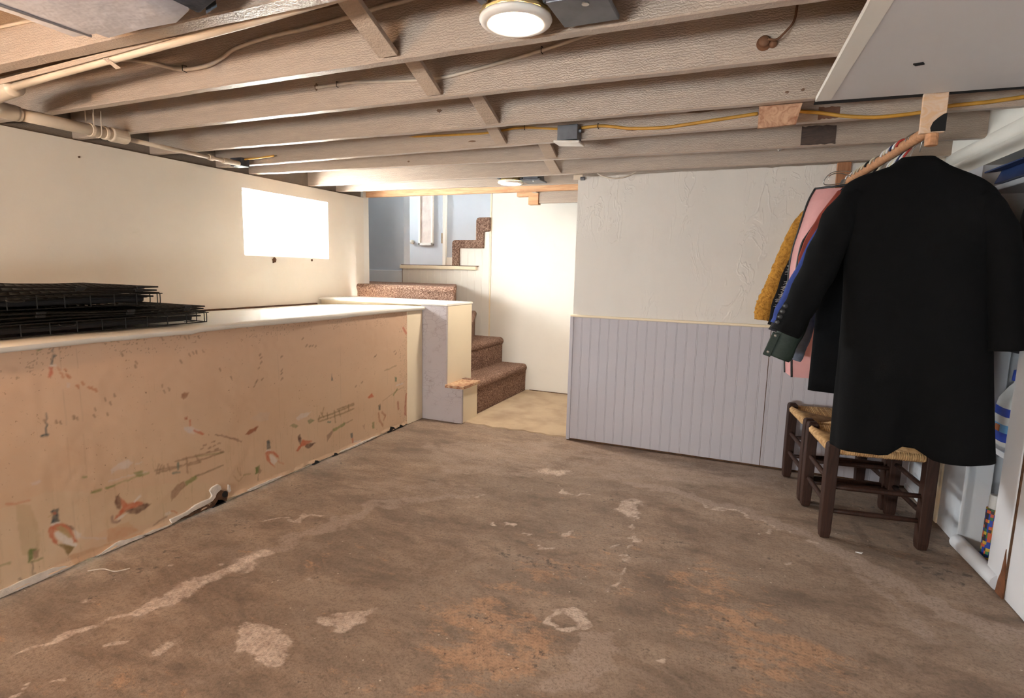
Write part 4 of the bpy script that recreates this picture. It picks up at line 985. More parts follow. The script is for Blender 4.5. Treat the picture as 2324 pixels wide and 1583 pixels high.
mb.v = [(XR(p[1]) - 0.007 + p[0] * 0.006, p[1], p[2]) for p in mb.v]; mb.build('rust_stain', MAT['rust'], WALL_R)
mb = MB(); mb.tube([(XR(y) + 0.052, y, 1.905) for y in (2.4, 3.0, 3.5, 3.95)], 0.062, 22); mb.build('rounded_cornice', MAT['wall_white'], WALL_R, smooth=True)
# closet interior
skew(MB().box(0.52, 0.58, 2.5, 3.95, 0.0, 2.1).box(0.09, 0.52, 2.5, 2.54, 0.0, 2.1).box(0.09, 0.52, 3.90, 3.95, 0.0, 2.1)).build('closet_lining', MAT['closet'], WALL_R)
skew(MB().box(0.10, 0.50, 3.26, 3.285, 0.0, 1.1)).build('inner_panel', MAT['closet'], WALL_R, bevel=0.003)
tag(MB().box(-3.75, -2.9, -2.85, -2.7, 0.0, 2.14).box(-0.9, 1.7, -2.85, -2.7, 0.0, 2.14).box(-2.9, -0.9, -2.85, -2.7, 0.0, 0.55).box(-2.9, -0.9, -2.85, -2.7, 1.01, 2.14).build('wall_front', MAT['wall_white']), 'white wall behind the viewer', 'wall', kind='structure')

W4 = thing('window_added_rear', (-1.9, -2.8, 0.55), 'added wide window behind the viewer', 'window', kind='structure')  # added fill source, sized and set low to shape the light on the joists
for b in ((-2.9, -2.88, 0.55, 1.01), (-0.92, -0.9, 0.55, 1.01), (-2.88, -0.92, 0.55, 0.57), (-2.88, -0.92, 0.99, 1.01), (-1.91, -1.89, 0.57, 0.99)): MB().box(b[0], b[1], -2.82, -2.78, b[2], b[3]).build('frame_bar', MAT['trim'], W4, bevel=0.003)
for a, b in ((-2.88, -1.91), (-1.89, -0.92)): MB().box(a, b, -2.803, -2.797, 0.57, 0.99).build('pane', MAT['glass'], W4)

# ------------------------------------------------------------------ ceiling: subfloor, joists, bridging
CEIL = tag(MB().box(-3.8, 1.7, -2.85, 4.70, 2.131, 2.20).box(-1.9, 1.7, 4.70, 5.42, 2.131, 2.20).build('ceiling', MAT['sub']), 'open ceiling of painted joists and bridging', 'ceiling', kind='structure')
JB = 1.93
JY = [(-2.05, -2.05), (-1.63, -1.63), (-1.21, -1.21), (-0.79, -0.79), (-0.37, -0.37), (0.05, 0.05), (0.45, 0.45), (0.86, 0.86), (1.275, 1.235), (1.698, 1.676), (2.084, 2.095), (2.533, 2.575), (3.0, 2.93), (3.31, 3.46), (3.915, 3.925), (4.28, 4.40)]
def joist_y(i, x):
    a, b = JY[i]; return a + (b - a) * (x + 3.2) / 3.5
JO = []
for i in range(len(JY)):
    rings = []; xe = 1.55; th = 0.042 if i != 8 else 0.060
    for k in range(61):
        x = -3.62 + (xe + 3.62) * k / 60; y = joist_y(i, x)
        a = 0.002 * mnoise.noise((x * 3, i, 0)); b = 0.002 * mnoise.noise((x * 4, i, 7)); c = 0.0035 * mnoise.noise((x * 5, i, 3)); e = 0.004
        rings.append([(x, y - th + a, 2.13), (x, y - th + a, JB + e + c), (x, y - th + e + a, JB + c), (x, y - e + b, JB + c), (x, y + b, JB + e + c), (x, y + b, 2.13)])
    o = autosmooth(MB().loft(rings, True, True).build('joist', MAT['joist'], CEIL), 0.5); JO.append(o)
# diagonal bridging between joists
for i, x, wdt in ((9, -1.161, 0.072), (10, -1.231, 0.064), (11, -1.195, 0.070), (12, -1.335, 0.066), (13, -1.197, 0.075), (14, -1.342, 0.072), (8, -1.15, 0.07)):
    y1 = joist_y(i, x) - 0.042; y0 = joist_y(i - 1, x)
    MB().bar((x, y1 - 0.012, JB + 0.012), (x, y0 + 0.008, 2.105), wdt, 0.018).build('bridging_strut', MAT['bridge'], CEIL, bevel=0.002)
mb = MB().box(-3.75, -3.60, -2.7, 4.66, 1.921, 2.13); mb.build('sill_plate', MAT['sill'], CEIL)
# fresh pine header over the stair opening, white stub joist with raw end block
MB().box(-3.57, -1.36, 4.62, 4.66, 1.928, 2.13).build('header_board', MAT['pine'], CEIL, bevel=0.002)
MB().box(-1.86, 1.5, 4.90, 4.945, 1.862, 2.13).build('joist', MAT['joist'], CEIL, bevel=0.003)
MB().box(-2.075, -1.862, 4.89, 4.955, 1.925, 2.10).box(-1.96, -1.862, 4.89, 4.955, 1.85, 1.925).build('end_block', MAT['pine'], CEIL, bevel=0.003)
MB().box(-1.9, -1.86, 4.955, 5.42, 1.95, 3.3).box(-1.9, -1.86, 4.70, 4.89, 1.95, 3.3).build('shaft_side', MAT['wall_white'], CEIL)
# bare wood where old fixtures sat
def face_patch(i, x0, x1, z0, z1, m):
    y = joist_y(i, (x0 + x1) / 2) - 0.042
    mb = MB(); n = 10
    up = [(x0 + (x1 - x0) * k / n, z1 + random.uniform(-0.004, 0.003)) for k in range(n + 1)]; dn = [(x0 + (x1 - x0) * k / n, z0 + random.uniform(-0.002, 0.004)) for k in range(n + 1)]
    mb.prism(dn + up[::-1], y - 0.0035, y + 0.002, 'y'); return mb.build('bare_patch', m, CEIL)
MAT['bare'] = raw_wood('grey_bare_patch', (86, 70, 62), (66, 54, 50), (3, 12, 12)); MAT['bare2'] = raw_wood('brown_bare_patch', (120, 82, 60), (92, 62, 48), (3, 12, 12))
face_patch(13, 0.166, 0.326, 1.936, 2.03, MAT['bare']); face_patch(12, 0.20, 0.282, 1.936, 1.985, MAT['bare2'])
# dark knots and nail stains on the joist faces
for i, x, z, rx, rz in ((12, -0.30, 2.015, 0.07, 0.008), (12, -0.26, 2.022, 0.025, 0.011), (12, -1.52, 1.965, 0.03, 0.005), (12, -1.35, 1.968, 0.035, 0.006), (12, -1.345, 1.968, 0.01, 0.013), (11, 0.06, 1.962, 0.008, 0.006), (11, 0.115, 1.966, 0.008, 0.006), (12, -0.60, 1.955, 0.05, 0.003), (10, -1.84, 2.03, 0.012, 0.016), (11, -1.49, 2.02, 0.016, 0.010), (9, -0.32, 2.04, 0.010, 0.008), (13, -2.2, 1.96, 0.01, 0.006)):
    y = joist_y(i, x) - 0.042; mb = MB(); n = 12
    mb.prism([(x + rx * random.uniform(0.5, 1.1) * math.cos(2 * PI * k / n), z + rz * random.uniform(0.5, 1.1) * math.sin(2 * PI * k / n)) for k in range(n)], y - 0.003, y + 0.002, 'y')
    mb.build('knot_stain', MAT['joist_old'], CEIL)
# white drywall sheet with a taped edge at the right
mb = MB(); mb.prism([(0.235, -2.6), (1.05, -2.6), (1.02, 2.56), (0.168, 2.52), (0.212, 1.70)], 1.914, 1.927, 'z')
PANEL = tag(mb.build('ceiling_panel', MAT['drywall'], CEIL, bevel=0.002), 'white drywall ceiling sheet')
mb = MB(); mb.prism([(0.226, -2.6), (0.276, -2.6), (0.262, 1.0), (0.255, 1.70), (0.212, 2.50), (0.160, 2.515), (0.203, 1.70)], 1.9125, 1.930, 'z'); mb.build('taped_edge', MAT['wall_white'], PANEL)
mb = MB().prism([(0.40, 2.18), (0.425, 2.175), (0.432, 2.19), (0.41, 2.197)], 1.910, 1.915, 'z'); mb.build('nail_hole', MAT['black'], PANEL)
mb = MB(); pts = [(0.16 + 0.03 * k, 2.53 + 0.006 * k / 28 + random.uniform(0.0, 0.006)) for k in range(29)]
mb.prism(pts + [(1.0, 2.61), (0.16, 2.59)], 1.921, 1.9245, 'z'); mb.build('torn_black_edge', MAT['black'], PANEL)

# ------------------------------------------------------------------ carpeted stairs
STAIR = thing('staircase', (-2.6, 4.9, 0), 'brown carpeted stairs winding up past white beadboard to the landing', 'staircase')
def step_profile(xr, xb, z0, z1, nose=0.028, s=1):
    """side outline (x,z): riser at xr facing +x (s=1) or -x (s=-1), rounded nosing"""
    pts = [(xr, z0), (xr, z1 - 0.085)]
    for k in range(8):
        a = -PI * 0.28 + PI * 0.78 * k / 7
        pts.append((xr + s * (0.014 - 0.040 + 0.040 * math.cos(a)), z1 - 0.040 + 0.040 * math.sin(a)))
    pts += [(xb, z1), (xb, z0)]
    return pts
def cstep(mb): return autosmooth(mb.build('carpet_step', MAT['carpet'], STAIR), 0.7)
cstep(MB().prism(step_profile(-2.150, -3.0, 0.0, 0.282), 4.216, 5.415, 'y'))
cstep(MB().prism(step_profile(-2.425, -3.0, 0.28, 0.545), 4.39, 5.415, 'y'))
def wedge(edge, back, z0, z1):
    """winder: plan polygon with an overhanging soft nosing along its first edge"""
    (ax, ay), (bx, by) = edge; d = Vector((bx - ax, by - ay, 0)).normalized(); nrm = Vector((d.y, -d.x, 0))
    mb = MB(); prof = [(0.0, z0), (0.0, z1 - 0.075)] + [(-0.016 + 0.032 * math.cos(-PI * 0.28 + PI * 0.78 * k / 7), z1 - 0.032 + 0.032 * math.sin(-PI * 0.28 + PI * 0.78 * k / 7)) for k in range(8)]
    ra = [[Vector((px, py, 0)) + nrm * q + Vector((0, 0, z)) for q, z in prof] for px, py in (edge[0], edge[1])]
    n = len(prof); mb.add([tuple(p) for r in ra for p in r], [(k, k + 1, n + k + 1, n + k) for k in range(n - 1)] + [tuple(range(n - 1, -1, -1)), tuple(range(n, 2 * n))])
    ed = [(px - nrm.x * 0.016, py - nrm.y * 0.016) for px, py in edge]
    mb.prism(ed + back, z0 + 0.004, z1 - 0.0015, 'z'); return cstep(mb)
wedge([(-2.275, 4.392), (-2.755, 5.415)], [(-3.2, 5.415), (-3.2, 4.40)], 0.545, 0.812)
wedge([(-2.50, 4.49), (-3.0, 5.415)], [(-3.2, 5.415), (-3.2, 4.50)], 0.80, 1.085)
wedge([(-3.60, 4.472), (-2.495, 4.472)], [(-2.99, 5.415), (-5.2, 5.415), (-5.2, 4.67), (-3.60, 4.67)], 0.80, 1.090)
mb = MB(); mb.prism([(-2.265, 4.20), (-2.16, 4.215), (-2.125, 4.245), (-2.16, 4.27), (-2.265, 4.27)], 0.284, 0.318, 'z'); mb.build('frayed_carpet_end', MAT['carpet'], STAIR, bevel=0.012, bseg=3)
# beadboard side of the upper flight, its nosing, the carpet wrapped over its stepped edge
def bead_top(x): return 1.262 if x < -3.0 else (1.50 if x < -2.735 else 1.72)
plank_row(STAIR, MAT['wall_white'], -3.685, -2.592, YB, 0.084, 0.0, bead_top, 0.008)
MB().box(-3.70, -2.735, YB - 0.045, YB + 0.03, 1.246, 1.284).build('landing_nosing', MAT['cream'], STAIR, bevel=0.006)
MB().box(-3.69, -2.72, YB - 0.030, YB + 0.02, 1.284, 1.291).build('dark_sill_strip', MAT['hole'], STAIR)
MB().box(-3.692, -3.682, YB - 0.004, YB + 0.02, 1.08, 1.262).build('dark_joint', MAT['hole'], STAIR)
out = [(-3.035, 1.285), (-3.035, 1.535), (-3.02, 1.556), (-2.995, 1.562), (-2.748, 1.562), (-2.748, 1.765), (-2.735, 1.788), (-2.71, 1.795), (-2.585, 1.795)]
inn = [(-2.585, 1.655), (-2.605, 1.648), (-2.655, 1.645), (-2.655, 1.475), (-2.945, 1.475), (-2.945, 1.285)]
autosmooth(MB().prism(out + inn, YB - 0.030, YB + 0.02, 'y').build('carpet_wrap', MAT['carpet'], STAIR, bevel=0.008, bseg=3), 0.9)
MB().box(-5.25, -2.5, YB + 0.12, YD, 1.20, 1.283).box(-3.68, -2.5, YB + 0.02, YB + 0.12, 1.20, 1.283).build('landing_floor', MAT['pine'], STAIR)
for k in range(6):
    x = -3.035 + 0.29 * k; z = 1.56 + 0.235 * k
    cstep(MB().prism(step_profile(x, x + 0.4, 1.26, z, 0.02, -1), YB + (0.02 if x < -2.6 else 0.101), YD - 0.45, 'y'))

# ------------------------------------------------------------------ far door
DOOR = thing('door_1', (-4.28, YD, 1.285), 'pale blue door with a framed glass panel at the top of the stairs', 'door', kind='structure')
dx0, dx1 = -4.565, -4.015; dz0, dz1 = 1.292, 3.05
MB().box(dx0, dx1, YD - 0.035, YD - 0.001, dz0, dz1).build('door_leaf', MAT['blue'], DOOR, bevel=0.004)
for a, b in ((dx0 - 0.115, dx0 - 0.008), (dx1 + 0.008, dx1 + 0.055)):
    MB().box(a, b, YD - 0.05, YD - 0.001, dz0 - 0.004, dz1 + 0.05).build('casing', MAT['wall_white'], DOOR, bevel=0.004)
wx0, wx1, wz0, wz1 = -4.385, -4.15, 1.57, 2.42
mb = MB()
for b in ((wx0, wx1, wz0, wz0 + 0.035), (wx0, wx1, wz1 - 0.035, wz1), (wx0, wx0 + 0.03, wz0, wz1), (wx1 - 0.03, wx1, wz0, wz1)): mb.box(b[0], b[1], YD - 0.075, YD - 0.036, b[2], b[3])
mb.build('glazing_frame', MAT['trim'], DOOR, bevel=0.004)
MB().box(wx0 + 0.03, wx1 - 0.03, YD - 0.055, YD - 0.045, wz0 + 0.035, wz1 - 0.035).build('frosted_pane', M('frosted_curtain', (222, 206, 196), 0.5, 0.12, 8, 0.1), DOOR)
MB().cyl((dx1 - 0.002, YD - 0.040, 1.60), (dx1 - 0.002, YD - 0.040, 1.74), 0.012).build('hinge', MAT['brass'], DOOR)
mb = MB().cyl((dx0 + 0.07, YD - 0.085, 1.62), (dx0 + 0.07, YD - 0.034, 1.62), 0.028); mb.build('knob', MAT['knob_white'], DOOR, smooth=True)
MB().box(dx1 + 0.056, -3.3, YD - 0.02, YD - 0.001, 1.284, 1.41).build('baseboard', MAT['wall_white'], WF, bevel=0.004)

# ------------------------------------------------------------------ recessed lights
def lamp(loc, label, lens, seen=True):
    x, y, z = loc
    o = thing('recessed_light', (x, y, z), label, 'lamp', 'recessed ceiling lights')
    n = 40
    ln = MB(); ln.lathe((x, y, z), [(0.0, -0.006), (0.035, -0.0055), (0.060, -0.002), (0.070, 0.002)], n); ln.build('lens', lens, o, smooth=True)
    MB().lathe((x, y, z), [(0.069, 0.002), (0.073, -0.004), (0.082, -0.006), (0.096, -0.001), (0.100, 0.006), (0.098, 0.012), (0.070, 0.012)], n).build('trim_ring', MAT['trim'], o, smooth=True)
    autosmooth(MB().lathe((x, y, z), [(0.097, 0.014), (0.099, 0.020), (0.092, 0.022), (0.088, 0.085), (0.086, 0.090), (0.0, 0.092)], 12).build('housing', MAT['can'], o), 0.4)
    if seen:
        for a in (-0.35, PI * 0.9, PI * 1.35):
            c, s = math.cos(a), math.sin(a)
            MB().bar((x + c * 0.105, y + s * 0.105, z + 0.022), (x + c * 0.125, y + s * 0.125, z + 0.030), 0.022, 0.012).build('spring_clip', MAT['metal'], o)
        bx = x + 0.115
        MB().bar((x + 0.085, y + 0.02, z + 0.055), (bx + 0.03, y + 0.02, z + 0.058), 0.010, 0.010).build('threaded_rod', MAT['chrome'], o)
        q = MB(); q.prism([(bx + 0.01, z + 0.02), (bx + 0.135, z + 0.02), (bx + 0.120, z + 0.095), (bx + 0.022, z + 0.095)], y - 0.06, y + 0.085, 'y')
        jb = q.build('junction_box', MAT['metal'], o, bevel=0.004)
        MB().box(bx - 0.005, bx + 0.150, y - 0.065, y + 0.092, z + 0.006, z + 0.020).build('box_cover', MAT['metal'], jb, bevel=0.003)
        MB().cyl((bx + 0.13, y - 0.02, z + 0.06), (bx + 0.165, y - 0.02, z + 0.062), 0.016).build('cable_clamp', MAT['metal'], jb)
        MB().cyl((bx + 0.09, y - 0.03, z + 0.003), (bx + 0.09, y - 0.03, z + 0.007), 0.010, n=8).build('screw_head', MAT['chrome'], jb)
    return o
lamp((-0.652, 1.500, 1.918), 'glowing round recessed light nearest the viewer, grey junction box beside it', MAT['lens'])
lamp((-1.800, 4.115, 1.918), 'glowing round recessed light at the foot of the stairs under the pine header', MAT['lens_n'])
pb = thing('added_bulb', (-2.25, 0.30, 1.58), 'added bare warm bulb hanging on a cord out of frame at the left', 'lamp')  # unseen source added for the warm light on the near joists
MB().lathe((-2.25, 0.30, 1.61), [(0.0, -0.034), (0.014, -0.031), (0.026, -0.020), (0.031, -0.004), (0.028, 0.014), (0.018, 0.034), (0.013, 0.046)], 20).build('bulb', MAT['bulb'], pb, smooth=True)
MB().cyl((-2.25, 0.30, 1.655), (-2.25, 0.30, 1.71), 0.016, n=14).build('socket', MAT['black'], pb)
MB().cyl((-2.25, 0.30, 1.70), (-2.25, 0.30, 2.13), 0.003, n=8).build('flex', MAT['black'], pb)
lamp((-3.3, 4.95, 3.27), 'added cool ceiling light high in the stairwell, out of frame', MAT['lens_c'], False)  # unseen lamp added to brighten the stairwell walls
lamp((-0.75, -0.58, 1.918), 'added recessed light out of frame behind the viewer', MAT['lens'])  # unseen lamp added as extra fill for the room

# ------------------------------------------------------------------ pipes, cables and boxes among the joists
p = thing('drain_pipe', (-3.05, 1.7, 1.85), 'painted plastic pipe elbowed along the joists over the left wall', 'pipe')
MB().tube([(-0.9, 1.262, 1.957), (-1.4, 1.290, 1.945), (-1.9, 1.300, 1.930), (-2.4, 1.306, 1.910), (-2.66, 1.312, 1.898)], 0.014, 14).build('pipe_run', MAT['pvc'], p, smooth=True)
MB().tube(crom([(-2.64, 1.311, 1.898), (-2.80, 1.325, 1.892), (-2.93, 1.35, 1.886), (-3.01, 1.41, 1.882), (-3.035, 1.50, 1.882)], 6), 0.034, 16).build('elbow', MAT['pvc'], p, smooth=True)
MB().tube([(-3.035, 1.49, 1.882), (-3.085, 1.935, 1.893)], 0.028, 16).build('pipe_run', MAT['pvc'], p, smooth=True)
for t in (0.02, 0.74, 0.90):
    a = Vector((-3.035, 1.49, 1.882)).lerp(Vector((-3.085, 1.935, 1.893)), t); b = Vector((-3.035, 1.49, 1.882)).lerp(Vector((-3.085, 1.935, 1.893)), t + 0.035)
    MB().cyl(a, b, 0.033, n=18).build('collar', MAT['pvc'], p, smooth=False, bevel=0.002)
MB().cyl((-3.082, 1.925, 1.893), (-3.095, 2.015, 1.894), 0.037, 0.034, n=18).build('coupling', MAT['pvc'], p, bevel=0.006)
MB().tube([(-3.095, 2.0, 1.889), (-3.13, 2.35, 1.895), (-3.172, 2.70, 1.903)], 0.0125, 12).build('thin_pipe', MAT['pvc'], p, smooth=True)
for y in (2.55, 2.66): MB().cyl((-3.153 - (y - 2.55) * 0.12, y, 1.8995), (-3.157 - (y - 2.55) * 0.12, y + 0.03, 1.900), 0.0175, n=14).build('collar', MAT['pvc'], p)
MB().cyl((-3.168, 2.68, 1.9025), (-3.185, 2.80, 1.907), 0.017, n=14).build('end_cap', MAT['pvc'], p, bevel=0.005)
mb = MB()
for y in (1.83, 1.865): mb.tube([(-3.11, y, 1.985)] + [(-3.078 + 0.031 * math.cos(a), y, 1.892 + 0.031 * math.sin(a)) for a in np.linspace(PI * 0.9, PI * 2.1, 9)] + [(-3.045, y, 1.985)], 0.0025, 6)
mb.build('wire_hanger', MAT['cable_w'], p)
# splintered strip hanging from the near joist
mb = MB(); mb.prism([(-2.72, 1.898), (-2.2, 1.915), (-1.75, 1.934), (-1.70, 1.938), (-1.75, 1.944), (-2.2, 1.932), (-2.72, 1.915)], 1.276, 1.280, 'y')
mb.add([(-2.07, 1.280, 1.925), (-2.05, 1.30, 1.905), (-2.04, 1.31, 1.893), (-2.015, 1.31, 1.895), (-2.03, 1.29, 1.912), (-2.045, 1.285, 1.928)], [(0, 1, 4, 5), (1, 2, 3, 4)])
tag(mb.build('splintered_strip', MAT['bridge']), 'splintered painted strip peeling off the nearest joist', 'wood strip')

def cable(name, label, pts, r, m, cat='cable', per=6):
    return tag(MB().tube(crom(pts, per), r, 7).build(name, m, smooth=True), label, cat)
cable('white_cable', 'white cable sagging along the joist over the pipe elbow', [(-2.62, 1.638, 2.10), (-2.447, 1.634, 2.078), (-2.30, 1.634, 2.045), (-2.148, 1.634, 2.008), (-2.012, 1.634, 2.005), (-1.92, 1.634, 2.025), (-1.845, 1.634, 2.05), (-1.669, 1.634, 2.068), (-1.504, 1.634, 2.072), (-1.313, 1.634, 2.083), (-1.196, 1.634, 2.094), (-1.085, 1.634, 2.10), (-0.95, 1.634, 2.115)], 0.0075, MAT['cable_w'])
cable('white_cable', 'thin white cable stapled along the joist beyond the near recessed light', [(-1.84, 2.047, 2.028), (-1.646, 2.044, 2.029), (-1.421, 2.044, 2.011), (-1.212, 2.044, 2.001), (-1.017, 2.044, 2.020), (-0.835, 2.044, 2.043), (-0.682, 2.044, 2.068), (-0.5, 2.044, 2.10)], 0.007, MAT['cable_w'])
cable('yellow_cable', 'yellow cable running to the small grey box on the joist', [(-1.95, 2.94, 2.02), (-1.75, 2.93, 2.013), (-1.447, 2.925, 2.003), (-1.234, 2.92, 2.015), (-1.1, 2.92, 2.002), (-1.0, 2.915, 1.99)], 0.007, MAT['cable_y'])
cable('yellow_cable', 'yellow cable looping from the small grey box to the plywood plate', [(-0.88, 2.905, 1.985), (-0.793, 2.90, 1.987), (-0.72, 2.895, 1.978), (-0.633, 2.892, 1.962), (-0.481, 2.888, 1.952), (-0.36, 2.885, 1.957), (-0.275, 2.883, 1.963), (-0.045, 2.880, 1.98)], 0.008, MAT['cable_y'])
cable('yellow_cable', 'yellow cable sagging from the plywood plate to the closet corner', [(0.10, 2.875, 1.978), (0.20, 2.87, 1.96), (0.30, 2.865, 1.937), (0.408, 2.86, 1.922), (0.50, 2.86, 1.923), (0.58, 2.86, 1.929), (0.665, 2.86, 1.944), (0.797, 2.86, 1.949), (0.95, 2.86, 1.962)], 0.008, MAT['cable_y'])
cable('white_cable', 'short white wire loop drooping over the top of the white wall', [(-1.075, 3.935, 1.945), (-1.03, 3.93, 1.915), (-0.947, 3.926, 1.893), (-0.86, 3.93, 1.902), (-0.79, 3.935, 1.935)], 0.005, MAT['cable_w'])
cable('knob_wire', 'thin brown wire looping down to the old wall knob', [(0.062, 2.045, 2.12), (0.056, 2.04, 2.08), (0.050, 2.035, 2.03), (0.022, 2.02, 1.99), (0.004, 2.01, 1.974), (-0.02, 2.0, 1.975)], 0.0035, MAT['cord'])
for x, y, z in ((-2.13, 1.634, 2.009), (-1.72, 2.044, 2.028), (-0.78, 2.044, 2.052), (-0.79, 2.90, 1.987), (-1.2, 2.92, 2.012)):
    MB().tube([(x, y + 0.010, z - 0.012), (x, y - 0.010, z - 0.010), (x, y - 0.010, z + 0.010), (x, y + 0.010, z + 0.012)], 0.0016, 5).build('staple', MAT['black'], CEIL)
k = thing('old_wiring_knob', (-0.03, 2.05, 1.96), 'rusty brown wiring knob with cord on a white joist', 'wiring knob')
def ycyl_lathe(c, prof, n=18):
    mb = MB().lathe((0, 0, 0), prof, n); mb.v = [(c[0] + p[0], c[1] - p[2], c[2] + p[1]) for p in mb.v]; return mb
ycyl_lathe((-0.03, 2.052, 1.982), [(0.0, 0.026), (0.014, 0.025), (0.018, 0.018), (0.013, 0.013), (0.022, 0.006), (0.023, 0.0)]).build('knob', MAT['cord'], k, smooth=True)
ycyl_lathe((-0.004, 2.052, 1.976), [(0.0, 0.018), (0.010, 0.016), (0.013, 0.008), (0.012, 0.0)]).build('bushing', MAT['cord'], k, smooth=True)
b = thing('junction_box', (-0.937, 2.86, 1.9), 'small grey electrical box with a loose white cover plate', 'electrical box')
MB().box(-0.990, -0.882, 2.845, 2.918, 1.918, 1.992).build('box', MAT['metal'], b, bevel=0.003)
MB().bar((-1.003, 2.875, 1.911), (-0.866, 2.875, 1.901), 0.10, 0.012).build('cover_plate', MAT['trim'], b, bevel=0.003)
MB().cyl((-0.885, 2.87, 1.962), (-0.868, 2.87, 1.962), 0.010).build('cable_clamp', MAT['metal'], b)
b = thing('wall_junction_box', (-3.23, 2.86, 1.9), 'dark grey electrical box at the end of the thin pipe', 'electrical box')
MB().box(-3.30, -3.20, 2.83, 2.90, 1.90, 1.955).build('box', MAT['tape'], b, bevel=0.004)
MB().tube(crom([(-3.20, 2.86, 1.945), (-3.12, 2.89, 1.955), (-3.06, 2.90, 1.96), (-3.0, 2.92, 1.97)], 5), 0.006, 7).build('cable_stub', MAT['cable_y'], b, smooth=True)
mb = MB(); mb.prism([(-0.037, 1.845), (0.103, 1.852), (0.120, 1.930), (-0.037, 1.930)], 2.578, 2.592, 'y')
tag(mb.build('plywood_plate', MAT['ply']), 'stained plywood plate screwed on the joist beside the ceiling sheet', 'plywood plate')
mb = MB().tube(crom([(-0.005, 3.862, 2.035), (0.02, 3.84, 2.042), (0.05, 3.82, 2.035), (0.065, 3.815, 2.02)], 5), 0.010, 10)
h = thing('gas_stub', (0.03, 3.85, 2.0), 'small bent metal pipe stub under the far joists', 'pipe stub')
mb.build('bent_pipe', MAT['brass'], h, smooth=True); MB().cyl((0.062, 3.816, 2.022), (0.082, 3.81, 1.998), 0.014, n=12).build('nut', MAT['chrome'], h)
mb = MB().box(-1.235, -1.165, 3.928, 3.945, 1.895, 1.93); b = thing('cable_clip', (-1.2, 3.93, 1.895), 'white plastic clip at the top left corner of the wainscot wall', 'cable clip'); mb.build('clip_body', MAT['pvc'], b, bevel=0.004); MB().cyl((-1.18, 3.925, 1.90), (-1.15, 3.925, 1.90), 0.012, n=10).build('clip_end', MAT['metal'], b)

# white wrapped duct at upper left
d = thing('air_duct', (-1.6, 0.7, 1.88), 'white wrapped air duct end hanging at the upper left', 'duct')
mb = MB(); n = 26; rings = []
for i in range(n):
    y = 1.115 - 1.1 * i / (n - 1); f = 0.006 * mnoise.noise((y * 8, 2, 0)); g = 0.007 * mnoise.noise((y * 7, 5, 0))
    e = 0.035 if i == 0 else 0.0
    prof = [(-1.86 + e + f, 2.07), (-1.865 + e + g, 1.905 + e), (-1.845 + e, 1.885 + e * 0.5 + f), (-1.74, 1.880 + g), (-1.60, 1.882 - f), (-1.46, 1.880 + f), (-1.375 - e, 1.884 + e * 0.5), (-1.36 - e, 1.90 + e), (-1.362 - e + f, 2.07)]
    rings.append([(x, y - (0.012 if i == 0 else 0), z) for x, z in prof])
autosmooth(mb.loft(rings, True, True).build('wrapped_box', MAT['duct'], d), 0.8)
mb = MB(); mb.prism([(-1.375, 1.888), (-1.300, 1.915), (-1.262, 1.93), (-1.270, 2.06), (-1.372, 2.06)], 0.99, 1.105, 'y'); mb.build('torn_flap', MAT['tape'], d, bevel=0.006)
mb = MB(); mb.add([(-1.358, 1.112, 1.89), (-1.325, 1.118, 1.905), (-1.335, 1.12, 1.94), (-1.31, 1.12, 1.96), (-1.34, 1.118, 2.02), (-1.366, 1.112, 2.02)], [(0, 1, 2, 3, 4, 5)]); mb.build('tape_strip', MAT['tape'], d)
MB().tube([(-1.83, 0.2, 1.8815), (-1.80, 0.7, 1.879), (-1.78, 1.08, 1.880)], 0.004, 6).build('seam_ridge', MAT['duct'], d, smooth=True)
cable('grey_cable', 'grey cable clipped on the amber-lit joist at the upper left', [(-2.62, 1.195, 2.045), (-2.30, 1.20, 2.04), (-2.12, 1.203, 2.025), (-2.0, 1.203, 2.008)], 0.006, MAT['cable_w'])

